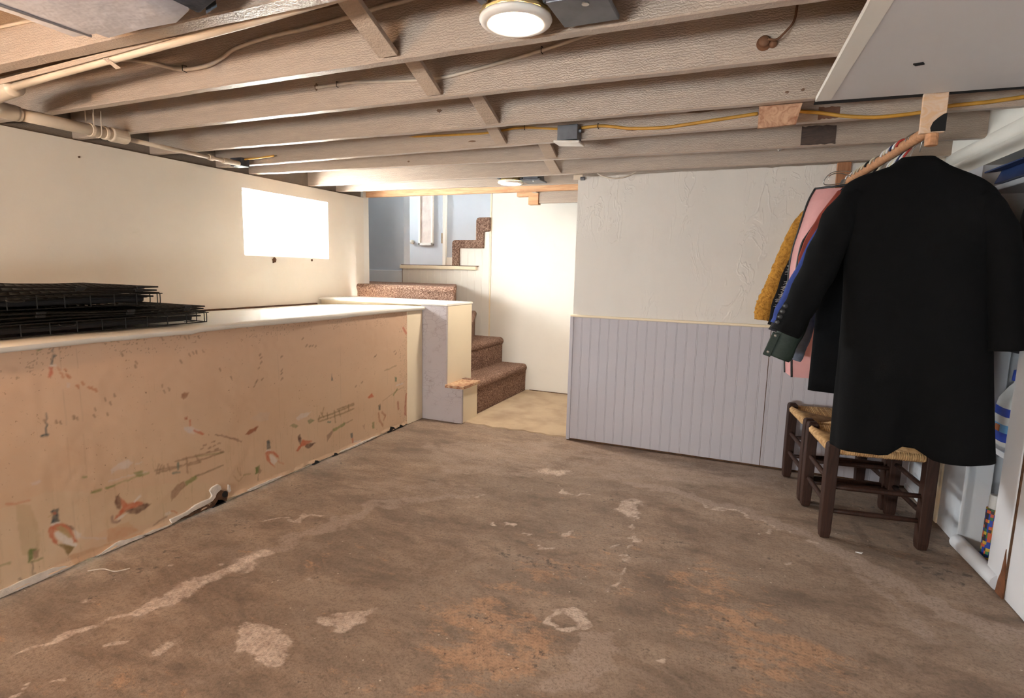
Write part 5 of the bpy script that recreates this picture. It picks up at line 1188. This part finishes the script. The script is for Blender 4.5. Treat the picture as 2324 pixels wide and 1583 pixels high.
# ------------------------------------------------------------------ folded wire dog crates on the ledge
def crate(name, label, x0, x1, y0, y1, z0, h, slope, dx):
    o = thing(name, ((x0 + x1) / 2, (y0 + y1) / 2, z0), label, 'dog crate', 'folded dog crates on the ledge')
    r = 0.0028
    # tray
    mb = MB(); e = 0.03
    mb.loft([[(x0 + e + a, y0 + 0.02, z0 + b) for a, b in ((0, 0.034), (0.004, 0.012), (x1 - x0 - 2 * e - 0.004, 0.012), (x1 - x0 - 2 * e, 0.034))],
             [(x0 + e + a, y1 - 0.055, z0 + b) for a, b in ((0, 0.034), (0.004, 0.012), (x1 - x0 - 2 * e - 0.004, 0.012), (x1 - x0 - 2 * e, 0.034))]], True, True)
    mb.build('tray', MAT['tray'], o, bevel=0.006)
    MB().box(x0 + e - 0.008, x1 - e + 0.008, y0, y1 - 0.045, z0 + 0.032, z0 + 0.038).build('tray_rim', MAT['tray'], o, bevel=0.002)
    # base frame: rails and uprights, U-bends at the end
    mb = MB()
    for x in (x0, x1):
        mb.tube([(x, y0, z0 + r), (x, y1, z0 + r)], r, 6); mb.tube([(x, y0, z0 + h * 0.62), (x, y1 + 0.012, z0 + h * 0.62)], r, 6)
        y = y1 - 0.015
        while y > y0:
            mb.tube([(x + (r if x == x1 else -r), y, z0 + r), (x + (r if x == x1 else -r), y, z0 + h * 0.62)], r * 0.85, 5); y -= 0.098
    for t in np.linspace(0, 1, 9):
        x = x0 + (x1 - x0) * t
        mb.tube(crom([(x, y1 - 0.07, z0 + r), (x, y1 - 0.01, z0 + r), (x, y1, z0 + 0.012), (x, y1, z0 + h * 0.62)], 3), r * 0.85, 5)
    mb.tube([(x0, y1, z0 + r), (x1, y1, z0 + r)], r, 6); mb.tube([(x0, y1, z0 + h * 0.62), (x1, y1, z0 + h * 0.62)], r, 6)
    mb.build('base_frame', MAT['crate'], o)
    # folded wire panels lying over each other, rising a little to the near end
    for k, (f, sh) in enumerate(((0.48, 0.03), (0.70, 0.0), (0.84, 0.012), (0.98, 0.004))):
        mb = MB(); zz0 = z0 + h * f; rise = slope * (k + 1) / 4
        P = lambda x, y: (x, y, zz0 + rise * (y1 - y) / (y1 - y0) + 0.004 * math.sin(y * 9 + k))
        ya, yb = y0, y1 - sh
        for x in np.linspace(x0 + 0.006, x1 - 0.006, 8): mb.tube([P(x, y) for y in np.linspace(ya, yb, 8)], r * (1.25 if x in (x0 + 0.006, x1 - 0.006) else 0.9), 5)
        for y in np.arange(ya + 0.02 + 0.013 * k, yb, 0.036): mb.tube([P(x0 + 0.006, y), P(x1 - 0.006, y)], r * 0.75, 4)
        mb.tube([P(x0 + 0.006, yb), P(x1 - 0.006, yb)], r * 1.3, 6)
        w = mb.build('wire_panel', MAT['crate'], o)
        if k >= 2:
            for t in (0.08, 0.32, 0.62, 0.88):
                q = P(x1 - 0.006, yb - t * (yb - ya)); MB().box(q[0] - 0.007, q[0] + 0.007, q[1] - 0.017, q[1] + 0.017, q[2] - 0.005, q[2] + 0.006).build('hinge_clip', MAT['crate'], w, bevel=0.002)
    mb = MB(); yh = y0 + (y1 - y0) * 0.45
    mb.tube(crom([(x1 + 0.006, yh - 0.03, z0 + h * 0.5), (x1 + 0.014, yh - 0.02, z0 + h * 0.42), (x1 + 0.014, yh + 0.02, z0 + h * 0.42), (x1 + 0.006, yh + 0.03, z0 + h * 0.5)], 4), 0.003, 6).build('latch_loop', MAT['crate'], o)
    return o
crate('dog_crate', 'black folded wire dog crate, the lower and longer of the two', -3.16, -2.565, 0.85, 2.015, 0.952, 0.080, 0.012, 0)
crate('dog_crate', 'black folded wire dog crate lying on top of the longer crate', -3.18, -2.60, 0.75, 1.80, 1.053, 0.082, 0.012, 0)

# ------------------------------------------------------------------ rush stools
def stool():
    o = thing('rush_stool', (0, 0, 0), 'x', 'stool', 'rush seat stools')
    w, dp, hgt, L = 0.205, 0.195, 0.475, 0.052
    for sx in (-1, 1):
        for sy in (-1, 1):
            x, y = sx * w, sy * dp
            mb = MB(); prof = [(0.78, 0.0), (0.92, 0.03), (1.0, 0.16), (1.0, 0.455), (0.88, 0.470), (0.6, hgt)]
            mb.loft([[(x + a * s * L / 2, y + b * s * L / 2, z) for a, b in ((-1, -1), (1, -1), (1, 1), (-1, 1))] for s, z in prof], True, True)
            mb.build('leg', MAT['darkwood'], o, bevel=0.004)
    for z, r in ((0.135, 0.0125), (0.255, 0.0125)):
        for sy in (-1, 1): MB().tube([(-w, sy * dp, z), (-w * 0.5, sy * dp, z), (w * 0.5, sy * dp, z), (w, sy * dp, z)], [r * 0.8, r, r, r * 0.8], 10).build('stretcher', MAT['darkwood'], o, smooth=True)
        for sx in (-1, 1): MB().tube([(sx * w, -dp, z + 0.03), (sx * w, -dp * 0.5, z + 0.03), (sx * w, dp * 0.5, z + 0.03), (sx * w, dp, z + 0.03)], [r * 0.8, r, r, r * 0.8], 10).build('stretcher', MAT['darkwood'], o, smooth=True)
    # rush: strands wrap each rail and run in to the diagonals
    mb = MB(); zc = 0.452; n = 38
    core = []
    for i in range(9):
        for j in range(9):
            a, b = -1 + 2 * i / 8, -1 + 2 * j / 8
            core.append((a * (w + 0.012), b * (dp + 0.012), zc - 0.010 - 0.016 * (1 - max(abs(a), abs(b))) ))
    mb.add(core, [(i * 9 + j, (i + 1) * 9 + j, (i + 1) * 9 + j + 1, i * 9 + j + 1) for i in range(8) for j in range(8)])
    mb.add([(x, y, z - 0.016) for x, y, z in core], [(i * 9 + j, i * 9 + j + 1, (i + 1) * 9 + j + 1, (i + 1) * 9 + j) for i in range(8) for j in range(8)])
    for side in range(4):
        half = dp if side % 2 == 0 else w; run = w if side % 2 == 0 else dp
        for k in range(n):
            s = -1 + 2 * (k + 0.5) / n; u = s * (run - 0.028)
            inner = half * abs(s); pts = []
            for q, z in ((half + 0.004, zc - 0.030), (half + 0.017, zc - 0.022), (half + 0.019, zc - 0.008), (half + 0.010, zc + 0.003), (half * 0.85 + inner * 0.15, zc - 0.003), (inner, zc - 0.014 - 0.006 * (1 - abs(s)))): pts.append((u, -q, z + random.uniform(-0.001, 0.001)))
            ca, sa = [(1, 0), (0, 1), (-1, 0), (0, -1)][side]
            mb.tube([(ca * x - sa * y, sa * x + ca * y, z) for x, y, z in pts], 0.0058, 5)
    mb.build('rush_seat', MAT['rush'], o, smooth=True)
    return o
S0 = stool()
S0.location = (0.578, 3.212, 0.0); S0.rotation_euler = (0, 0, math.radians(8)); S0['label'] = 'dark wood rush stool standing in front, under the black overcoat'
S1 = copy_tree(S0, None, (0.508, 3.668, 0.0), math.radians(9)); S1['label'] = 'dark wood rush stool behind the other, against the wainscot'

# ------------------------------------------------------------------ clothes rod and its supports
ROD_A = Vector((0.558, 2.585, 1.803)); ROD_B = Vector((0.450, 3.935, 1.812))
def rod(y): 
    t = (y - ROD_A.y) / (ROD_B.y - ROD_A.y); return ROD_A.lerp(ROD_B, t)
tag(MB().cyl(ROD_A, ROD_B, 0.0215, n=20).build('clothes_rod', MAT['dowel'], smooth=False), 'round wooden rod carrying the hanging clothes', 'clothes rod')
autosmooth(bpy.data.objects['clothes_rod'])
b = thing('rod_bracket', (0.565, 2.66, 1.75), 'pine board with a sooty corner holding the near end of the rod', 'bracket')
MB().box(0.514, 0.590, 2.560, 2.578, 1.782, 1.93).build('hanger_board', MAT['pinew'] if 'pinew' in MAT else raw_wood('whitewashed_pine', (206, 166, 130), (214, 196, 180), (3, 3, 5)), b, bevel=0.002)
mb = MB(); mb.prism([(0.548, 1.786), (0.5915, 1.786), (0.5915, 1.848), (0.582, 1.846), (0.566, 1.834), (0.552, 1.82), (0.545, 1.80)], 2.5575, 2.562, 'y'); mb.build('soot_mark', MAT['black'], b)
MB().cyl((0.556, 2.572, 1.738), (0.556, 2.572, 1.782), 0.021, 0.0215, n=16).build('peg', MAT['dowel'], b, bevel=0.004)
tag(MB().box(0.398, 0.470, 3.915, 3.949, 1.72, 1.928).build('wall_cleat', MAT['brownboard'], bevel=0.003), 'brown board on the white wall holding the far end of the rod', 'board')

# ------------------------------------------------------------------ hangers
def hanger(y, m, label, wire=False, tilt=0.0, w=0.40):
    c = rod(y); o = thing('clothes_hanger', (c.x, c.y, c.z - 0.25), label, 'hanger', 'hangers on the rod')
    r = 0.0024 if wire else 0.0045; R = 0.0215 + r + 0.001
    pts = [(c.x + R * math.cos(a), c.y + tilt * math.cos(a) * 0.02, c.z + R * math.sin(a)) for a in np.linspace(PI * 1.02, -0.35, 14)]
    pts += [(c.x + 0.006, c.y, c.z - R - 0.012), (c.x, c.y, c.z - R - 0.03), (c.x, c.y, c.z - 0.085)]
    MB().tube(pts, r, 8).build('hook', m, o, smooth=True)
    z = c.z - 0.085
    MB().tube(crom([(c.x - w / 2, c.y, z - 0.105), (c.x - w * 0.3, c.y, z - 0.06), (c.x, c.y, z), (c.x + w * 0.3, c.y, z - 0.06), (c.x + w / 2, c.y, z - 0.105), ], 5) + [(c.x + w / 2, c.y, z - 0.115), (c.x - w / 2, c.y, z - 0.115), (c.x - w / 2, c.y, z - 0.105)], r * 1.1, 8).build('shoulder_bar', m, o, smooth=True)
    return o

# ------------------------------------------------------------------ garments
def superring(cx, cy, z, hw, hd, n, ph, amp, kf, p=2.6, drop=0.0):
    out = []
    for k in range(n):
        a = 2 * PI * k / n; ca, sa = math.cos(a), math.sin(a)
        q = (abs(ca) ** p + abs(sa) ** p) ** (-1 / p)
        f = 1 + amp * math.sin(kf * a + ph) + amp * 0.5 * math.sin((kf + 4) * a - ph * 1.7)
        out.append((cx + hw * q * ca * (1 + 0.25 * amp * math.sin(kf * a + ph)), cy + hd * q * sa * f, z + drop * ca))
    return out
def cloth_body(rows, n=48, kf=9, ph=0.0, per=5):
    """rows: (z, cx, cy, half width, half depth, fold, hem drop)"""
    R = crom(rows, per)
    return [superring(r[1], r[2], r[0], max(r[3], 0.004), max(r[4], 0.004), n, ph, r[5], kf, drop=r[6]) for r in R]
def sleeve(path, n=20, per=5, amp=0.06, ph=0.0):
    """path: (x, y, z, rx, ry) centre line with half width and half depth"""
    R = crom(path, per); rings = []
    for i, q in enumerate(R):
        a = R[max(i - 1, 0)]; b = R[min(i + 1, len(R) - 1)]
        d = Vector((b[0] - a[0], b[1] - a[1], b[2] - a[2])).normalized()
        y = Vector((0, 1, 0)); x = y.cross(d).normalized(); yy = d.cross(x).normalized()
        rings.append([tuple(Vector(q[:3]) + x * (q[3] * math.cos(t) * (1 + amp * math.sin(i * 1.3 + 3 * t + ph))) + yy * (q[4] * math.sin(t) * (1 + amp * math.sin(i * 0.9 + 2 * t)))) for t in [2 * PI * k / n for k in range(n)]])
    return rings
def solid(o, t=0.005):
    s = o.modifiers.new('cloth', 'SOLIDIFY'); s.thickness = t; s.offset = -1; return o

MAT['button'] = M('black_horn_button', (40, 40, 42), 0.3, 0.1, 20, 0)
# black overcoat, seen from behind, hanging nearest the viewer
YC = 2.80
coat = thing('black_overcoat', (0.60, YC, 0.5), 'long black wool overcoat hanging nearest, back to the viewer', 'coat', 'hanging clothes')
rows = [(1.728, 0.565, YC, 0.052, 0.036, 0.0, 0.0), (1.712, 0.568, YC, 0.085, 0.050, 0.0, 0.0), (1.690, 0.570, YC, 0.135, 0.058, 0.0, -0.004), (1.655, 0.575, YC, 0.215, 0.064, 0.0, -0.012), (1.605, 0.580, YC, 0.268, 0.070, 0.0, -0.02),
        (1.52, 0.588, YC, 0.285, 0.080, 0.02, -0.02), (1.38, 0.598, YC, 0.262, 0.085, 0.03, -0.01), (1.20, 0.612, YC, 0.258, 0.085, 0.05, 0.0), (0.95, 0.630, YC, 0.268, 0.085, 0.09, 0.0), (0.70, 0.646, YC, 0.282, 0.088, 0.12, 0.0), (0.515, 0.660, YC, 0.292, 0.092, 0.14, 0.004)]
rg = cloth_body(rows, 60, 5, 0.6)
# back vent: the hem lifts and parts at the middle of the back
for r in rg:
    for k, p in enumerate(r):
        if p[1] < YC and p[2] < 0.95:
            c = max(0.0, 1 - abs(p[0] - 0.645) / 0.085); lo = max(0.0, (0.95 - p[2]) / 0.45)
            r[k] = (p[0], p[1] + 0.060 * c * lo, p[2] + 0.050 * c * lo * lo)
solid(MB().loft(rg, True, False).build('coat_body', MAT['coat'], coat, smooth=True))
solid(MB().loft(sleeve([(0.375, YC, 1.60, 0.050, 0.060), (0.325, YC - 0.005, 1.52, 0.070, 0.068), (0.280, YC - 0.015, 1.38, 0.073, 0.070), (0.228, YC - 0.025, 1.22, 0.069, 0.066), (0.172, YC - 0.035, 1.08, 0.063, 0.062), (0.142, YC - 0.04, 1.00, 0.061, 0.060)])).build('sleeve', MAT['coat'], coat, smooth=True))
solid(MB().loft(sleeve([(0.770, YC, 1.575, 0.050, 0.060), (0.826, YC - 0.005, 1.50, 0.068, 0.068), (0.868, YC - 0.015, 1.37, 0.070, 0.070), (0.894, YC - 0.025, 1.22, 0.066, 0.064), (0.912, YC - 0.035, 1.08, 0.061, 0.060), (0.922, YC - 0.04, 0.985, 0.059, 0.058)])).build('sleeve', MAT['coat'], coat, smooth=True))
MB().loft(cloth_body([(1.66, 0.572, YC + 0.004, 0.150, 0.062, 0, 0), (1.70, 0.570, YC + 0.004, 0.108, 0.060, 0, 0), (1.728, 0.567, YC, 0.070, 0.048, 0, 0), (1.738, 0.566, YC, 0.058, 0.040, 0, 0)], 40, 3), True, True).build('collar', MAT['coat'], coat, smooth=True)
for k in range(4):
    z = 1.125 - 0.024 * k; x = 0.118 - 0.009 * k
    ycyl_lathe((x + 0.012, YC - 0.094, z), [(0.0, 0.004), (0.009, 0.005), (0.011, 0.003), (0.011, 0.0)], 14).build('cuff_button', MAT['button'], coat, smooth=True)
hanger(YC, MAT['chrome'], 'steel wire hanger hook above the black overcoat', True, 0.4); 
c = rod(YC - 0.04); MB().tube([(c.x + 0.0245 * math.cos(a), c.y + 0.004, c.z + 0.0245 * math.sin(a)) for a in np.linspace(PI, -0.3, 12)] + [(c.x + 0.02, c.y + 0.01, c.z - 0.05)], 0.002, 7).build('second_hook', MAT['chrome'], [o for o in bpy.data.objects if o.name == 'clothes_hanger'][0], smooth=True)

def simple_coat(name, label, m, y, ztop, zbot, xl, wr, m_sleeve, path, cat='coat', cuff=None, fold=0.06):
    c = rod(y); o = thing(name, (c.x, y, zbot), label, cat, 'hanging clothes')
    rows = [(ztop, c.x, y, 0.05, 0.03, 0, 0), (ztop - 0.03, c.x, y, 0.12, 0.036, 0, 0), (ztop - 0.09, c.x, y, wr * 0.8, 0.040, 0, 0), (ztop - 0.20, c.x, y, wr, 0.040, 0.02, 0), (1.15, c.x + 0.01, y, wr, 0.040, fold, 0), (zbot, c.x + 0.02, y, wr * 1.05, 0.042, fold * 1.5, 0)]
    solid(MB().loft(cloth_body(rows, 40, 7, y * 3), True, False).build('body', m, o, smooth=True))
    if path: solid(MB().loft(sleeve(path, 18)).build('sleeve', m_sleeve, o, smooth=True), 0.004)
    return o
# second black coat: shorter, its side shows left of the overcoat
simple_coat('black_coat', 'second black coat, its hem showing left behind the overcoat', MAT['coat2'], 3.055, 1.69, 0.705, 0.3, 0.205, MAT['coat2'], None)
bpy.data.objects['black_coat'].location.x -= 0.045
g = simple_coat('green_parka', 'dark green parka whose snapped cuff pokes out below the black sleeve', MAT['green'], 2.955, 1.66, 0.95, 0.3, 0.15, MAT['green'], [(0.36, 2.95, 1.56, 0.045, 0.026), (0.29, 2.94, 1.35, 0.050, 0.028), (0.215, 2.93, 1.12, 0.054, 0.030), (0.160, 2.92, 0.96, 0.056, 0.032), (0.128, 2.915, 0.868, 0.054, 0.032)])
mb = MB(); mb.bar((0.112, 2.882, 0.990), (0.076, 2.880, 0.880), 0.034, 0.012, (0, 1, 0)); mb.build('cuff_tab', MAT['green'], g, bevel=0.003)
for x, z in ((0.108, 0.978), (0.082, 0.900)): ycyl_lathe((x, 2.876, z), [(0.0, 0.005), (0.006, 0.004), (0.0075, 0.0)], 12).build('snap', MAT['chrome'], g, smooth=True)
simple_coat('blue_coat', 'royal blue coat, a sliver of its sleeve beside the black one', MAT['bluecloth'], 3.15, 1.69, 0.95, 0.3, 0.17, MAT['bluecloth'], [(0.36, 3.15, 1.60, 0.045, 0.03), (0.292, 3.14, 1.44, 0.050, 0.03), (0.215, 3.13, 1.24, 0.052, 0.03), (0.160, 3.12, 1.09, 0.052, 0.03), (0.135, 3.115, 1.01, 0.048, 0.03)])
simple_coat('denim_shirt', 'grey-blue cotton shirt with a crumpled cuff under the green parka sleeve', MAT['denim'], 3.245, 1.68, 0.90, 0.3, 0.16, MAT['denim'], [(0.34, 3.26, 1.55, 0.045, 0.028), (0.30, 3.25, 1.30, 0.045, 0.028), (0.265, 3.24, 1.05, 0.042, 0.028), (0.235, 3.23, 0.90, 0.040, 0.028), (0.215, 3.22, 0.825, 0.036, 0.026)], 'shirt')
pl = simple_coat('plaid_shirt', 'tan, white and black plaid shirt behind the grey-blue cuff', MAT['plaid'], 3.34, 1.68, 0.765, 0.3, 0.175, MAT['plaid'], None, 'shirt')
pl.location.x -= 0.02
# garment bag
y0, y1 = 3.43, 3.555
gb = thing('garment_bag', (0.40, 3.49, 0.69), 'pink see-through garment bag with black piping', 'garment bag', 'hanging clothes')
edgeL = [(0.262, 1.725), (0.232, 1.65), (0.202, 1.51), (0.178, 1.38), (0.172, 1.24), (0.178, 1.0), (0.190, 0.80), (0.198, 0.71)]
edge = crom(edgeL, 5)
mb = MB(); ra = []
for x, z in edge:
    bul = 0.012 * math.sin((1.74 - z) * 7)
    ra.append([(x + 0.030 + 0.35 * max(0, z - 1.45), y0, z - 0.01), (x, (y0 + y1) / 2 + 0.03, z), (x + 0.01, y1, z), (0.64, y1, z), (0.65, (y0 + y1) / 2, z), (0.64, y0 - bul, z)])
mb.loft(ra, True, True); autosmooth(mb.build('bag_panel', MAT['pink'], gb), 1.1)
for off in ((0.030, y0, -0.01, True), (0.0, (y0 + y1) / 2 + 0.03, 0.0, False)):
    MB().tube([(x + off[0] + (0.35 * max(0, z - 1.45) if off[3] else 0), off[1], z + off[2]) for x, z in edge], 0.006, 7).build('piping', MAT['blackpipe'], gb, smooth=True)
MB().tube([(0.262, (y0 + y1) / 2 + 0.03, 1.727), (0.385, y0, 1.727), (0.50, y0, 1.75)], 0.006, 7).build('piping', MAT['blackpipe'], gb, smooth=True)
mb = MB(); mb.prism([(0.36, 1.70), (0.63, 1.70), (0.63, 1.10), (0.205, 1.10), (0.206, 1.36), (0.228, 1.45), (0.285, 1.58)], y0 - 0.022, y0 - 0.014, 'y'); mb.build('red_dress', MAT['redcloth'], gb, bevel=0.004)
# black coat with white fur trim
bt = simple_coat('fur_trimmed_coat', 'black coat with white fur trim beside the mustard one', MAT['darkcloth'], 3.70, 1.69, 1.0, 0.3, 0.16, MAT['coat'], [(0.345, 3.70, 1.64, 0.045, 0.028), (0.275, 3.695, 1.50, 0.050, 0.028), (0.205, 3.69, 1.28, 0.052, 0.028), (0.160, 3.685, 1.10, 0.052, 0.028), (0.138, 3.68, 0.96, 0.048, 0.028)])
mb = MB(); r = random.Random(3)
for k in range(110):
    t = r.random(); zc = 1.40 - 0.30 * t + (0.02 if t < 0.5 else -0.03); x = 0.235 - 0.085 * t; z = zc + r.uniform(-0.03, 0.03)
    mb.tube([(x, 3.665, z), (x - 0.012 + r.uniform(-0.01, 0.01), 3.655, z + 0.004), (x - 0.028 + r.uniform(-0.012, 0.012), 3.65, z + r.uniform(-0.014, 0.014))], 0.0011, 3)
tag(mb.build('fur_trim', MAT['fur'], bt), 'white fur trim', kind='stuff')
# mustard fleece
tn = simple_coat('mustard_coat', 'mustard fleece coat, the farthest left sleeve against the white wall', MAT['tan'], 3.80, 1.69, 1.0, 0.3, 0.17, MAT['tan'], None)
rg = sleeve([(0.335, 3.80, 1.66, 0.050, 0.040), (0.245, 3.795, 1.56, 0.060, 0.042), (0.175, 3.79, 1.38, 0.060, 0.042), (0.125, 3.785, 1.22, 0.058, 0.042), (0.088, 3.78, 1.10, 0.062, 0.042), (0.072, 3.78, 1.04, 0.060, 0.042), (0.068, 3.78, 0.985, 0.050, 0.040)], 40, 14, 0.03)
rg = [[tuple(Vector(p) * 1.0 + Vector((0.006 * mnoise.noise((p[0] * 70, p[1] * 70, p[2] * 70)), 0.006 * mnoise.noise((p[0] * 70 + 9, p[1] * 70, p[2] * 70)), 0.006 * mnoise.noise((p[0] * 70, p[1] * 70, p[2] * 70 + 9))))) for p in r_] for r_ in rg]
solid(MB().loft(rg, True, True).build('sleeve', MAT['tan'], tn, smooth=True), 0.003)
bk = simple_coat('dark_jacket', 'charcoal jacket whose cuff hangs under the mustard sleeve', MAT['darkcloth'], 3.615, 1.67, 1.0, 0.3, 0.15, MAT['darkcloth'], [(0.34, 3.615, 1.50, 0.04, 0.02), (0.25, 3.615, 1.25, 0.042, 0.02), (0.175, 3.615, 1.05, 0.042, 0.022), (0.135, 3.612, 0.93, 0.042, 0.022)])
# hooks along the rod, near to far
for y, m, lab, wire in ((2.90, 'red_plastic', 'red plastic hanger hook nearest the overcoat', False), (2.945, 'white_plastic', 'white hanger hook just behind the red one', False), (2.99, 'navy_plastic', 'navy plastic hanger hook among the white ones', False), (3.035, 'white_plastic', 'white hanger hook just behind the navy one', False), (3.075, 'ivory_plastic', 'ivory hanger hook, second behind the navy one', False),
                        (3.12, 'white_plastic', 'white hanger hook, third behind the navy one', False), (3.24, 'chrome', 'bright wire hanger hook at the middle of the rod', True), (3.30, 'ivory_plastic', 'ivory hanger hook past the middle of the rod', False), (3.39, 'black', 'black hanger hook past the middle of the rod', False), (3.46, 'ivory_plastic', 'ivory hanger hook just past the black one', False),
                        (3.54, 'ivory_plastic', 'ivory hanger hook of the garment bag', False), (3.62, 'ivory_plastic', 'ivory hanger hook third from the rod\'s far end', False), (3.70, 'white_plastic', 'white hanger hook second from the rod\'s far end', False), (3.80, 'white_plastic', 'white hanger hook at the rod\'s far end', False)):
    hanger(y, MAT[m], lab, wire, 0.0, 0.26)
# wire clip hanger sticking out to the left
o = thing('clip_hanger', (0.36, 3.70, 1.76), 'bare wire hanger with clips turned out to the left of the rod', 'hanger')
MB().tube(crom([(0.45, 3.72, 1.838), (0.40, 3.64, 1.832), (0.345, 3.55, 1.815), (0.315, 3.52, 1.790), (0.300, 3.52, 1.755), (0.330, 3.55, 1.748), (0.42, 3.66, 1.775)], 6), 0.0022, 7).build('wire_loop', MAT['chrome'], o, smooth=True)
MB().tube(crom([(0.43, 3.60, 1.800), (0.37, 3.53, 1.805), (0.325, 3.50, 1.790), (0.322, 3.50, 1.762)], 6), 0.0022, 7).build('wire_loop', MAT['chrome'], o, smooth=True)
MB().bar((0.400, 3.56, 1.775), (0.385, 3.55, 1.735), 0.022, 0.012).build('clip', MAT['chrome'], o, bevel=0.002)

# ------------------------------------------------------------------ things in the closet bay
def Q(y, u, z): return (XR(y) + u, y, z)
tb = thing('paper_tube', Q(3.0, 0.056, 0.0), 'tall tube with a colourful mosaic print and white top behind the pipe', 'tube')
MB().cyl(Q(3.0, 0.056, 0.035), Q(3.0, 0.056, 0.262), 0.028, n=20).build('tube_body', MAT['mosaic'], tb, smooth=False)
MB().cyl(Q(3.0, 0.056, 0.0), Q(3.0, 0.056, 0.035), 0.0285, n=20).build('tube_base', MAT['black'], tb)
MB().cyl(Q(3.0, 0.056, 0.262), Q(3.0, 0.056, 0.325), 0.022, n=20).build('cap', MAT['white_plastic'], tb, bevel=0.004)
tag(skew(MB().box(0.02, 0.45, 2.85, 3.25, 0.515, 0.54)).build('closet_shelf', MAT['closet'], bevel=0.003), 'low white shelf inside the closet bay', 'shelf')
bt = thing('detergent_bottle', Q(3.05, 0.10, 0.54), 'blue and white detergent bottle on the low closet shelf', 'bottle')
mb = MB(); prof = [(0.0, 0.0), (0.9, 0.0), (1.0, 0.012), (1.0, 0.17), (0.92, 0.20), (0.55, 0.25), (0.30, 0.275), (0.30, 0.29)]
mb.loft([[(XR(3.05) + 0.10 + 0.058 * s * math.copysign(abs(math.cos(a)) ** 0.6, math.cos(a)), 3.05 + 0.085 * s * math.copysign(abs(math.sin(a)) ** 0.6, math.sin(a)), 0.542 + z) for a in [2 * PI * k / 28 for k in range(28)]] for s, z in prof], True, True)
mb.build('bottle_body', MAT['white_plastic'], bt, smooth=True)
def wrap(z0, z1, m, nm):
    mb = MB(); mb.loft([[(XR(3.05) + 0.10 + 0.0588 * math.copysign(abs(math.cos(a)) ** 0.6, math.cos(a)), 3.05 + 0.0858 * math.copysign(abs(math.sin(a)) ** 0.6, math.sin(a)), z) for a in [2 * PI * k / 28 for k in range(28)]] for z in (z0, z1)]); mb.build(nm, MAT[m], bt, smooth=True)
wrap(0.565, 0.605, 'label_blue', 'label_band'); wrap(0.605, 0.64, 'label_light', 'label_band'); wrap(0.675, 0.712, 'label_blue', 'label_band')
MB().box(XR(3.0) + 0.036, XR(3.0) + 0.040, 3.02, 3.06, 0.606, 0.634).build('label_spot', MAT['orange_label'], bt)
MB().tube(crom([Q(3.02, 0.10, 0.80), Q(2.99, 0.10, 0.79), Q(2.98, 0.10, 0.75), Q(2.99, 0.10, 0.70)], 5), 0.012, 10).build('handle', MAT['white_plastic'], bt, smooth=True)
MB().cyl(Q(3.05, 0.10, 0.828), Q(3.05, 0.10, 0.875), 0.03, 0.027, n=18).build('cap', MAT['label_blue'], bt, bevel=0.003)
tag(skew(MB().box(0.02, 0.45, 2.85, 3.44, 1.665, 1.69)).build('closet_shelf', MAT['closet'], bevel=0.003), 'high white shelf inside the closet bay', 'shelf')
bb = thing('blue_box', Q(3.15, 0.12, 1.69), 'dark blue box tilted on the high closet shelf', 'box')
mb = MB(); mb.prism([(0.0, 1.692), (0.20, 1.692), (0.20, 1.77), (0.03, 1.77)], 3.0, 3.30, 'y'); skew(mb).build('carton', MAT['box_blue'], bb, bevel=0.003)
mb = MB(); mb.prism([(-0.03, 1.745), (0.21, 1.772), (0.21, 1.782), (-0.03, 1.752)], 2.98, 3.33, 'y'); skew(mb).build('lid_flap', MAT['box_blue'], bb, bevel=0.002)
dg = thing('dark_jacket', Q(3.12, 0.12, 0.95), 'dark navy jacket hanging inside the closet bay', 'jacket')
mb = MB(); mb.loft(cloth_body([(1.63, XR(3.12) + 0.12, 3.12, 0.03, 0.05, 0, 0), (1.60, XR(3.12) + 0.12, 3.12, 0.045, 0.10, 0, 0), (1.48, XR(3.12) + 0.12, 3.12, 0.055, 0.14, 0.03, 0), (1.2, XR(3.12) + 0.12, 3.12, 0.06, 0.14, 0.06, 0), (0.95, XR(3.12) + 0.12, 3.12, 0.062, 0.145, 0.1, 0)], 36, 7), True, False)
solid(mb.build('body', MAT['darkcloth'], dg, smooth=True))
MB().tube([Q(3.12, 0.12, 1.63), Q(3.12, 0.12, 1.664)], 0.003, 6).build('hook', MAT['chrome'], dg)
MB().cyl(Q(3.10, 0.06, 1.33), Q(3.10, 0.052, 1.33), 0.012).build('button', MAT['metal'], dg)
# white pipe lying along the closet threshold
tp = thing('threshold_pipe', (0.98, 2.93, 0.0), 'dirty white pipe lying along the closet threshold', 'pipe')
MB().cyl((XR(3.13) - 0.010, 3.13, 0.034), (XR(2.71) + 0.004, 2.75, 0.034), 0.033, n=20).build('pipe_body', MAT['closet'], tp, smooth=False)
autosmooth([c for c in tp.children][0], 0.6)
MB().cyl((XR(3.13) - 0.011, 3.136, 0.034), (XR(3.13) - 0.010, 3.128, 0.034), 0.027, n=20).build('pipe_mouth', MAT['black'], tp)
# scraps on the floor
tag(MB().prism([(0.52, 2.87), (0.545, 2.862), (0.552, 2.878), (0.535, 2.873)], 0.0, 0.004, 'z').build('paper_scrap', MAT['white_plastic']), 'tiny curled white scrap on the floor under the front stool', 'scrap')
tag(MB().tube(crom([(-2.40, 1.285, 0.003), (-2.36, 1.32, 0.004), (-2.30, 1.33, 0.003), (-2.27, 1.37, 0.003)], 5), 0.0025, 5).build('thread', MAT['bridge']), 'pale bit of string on the floor beside the papered wall', 'string')
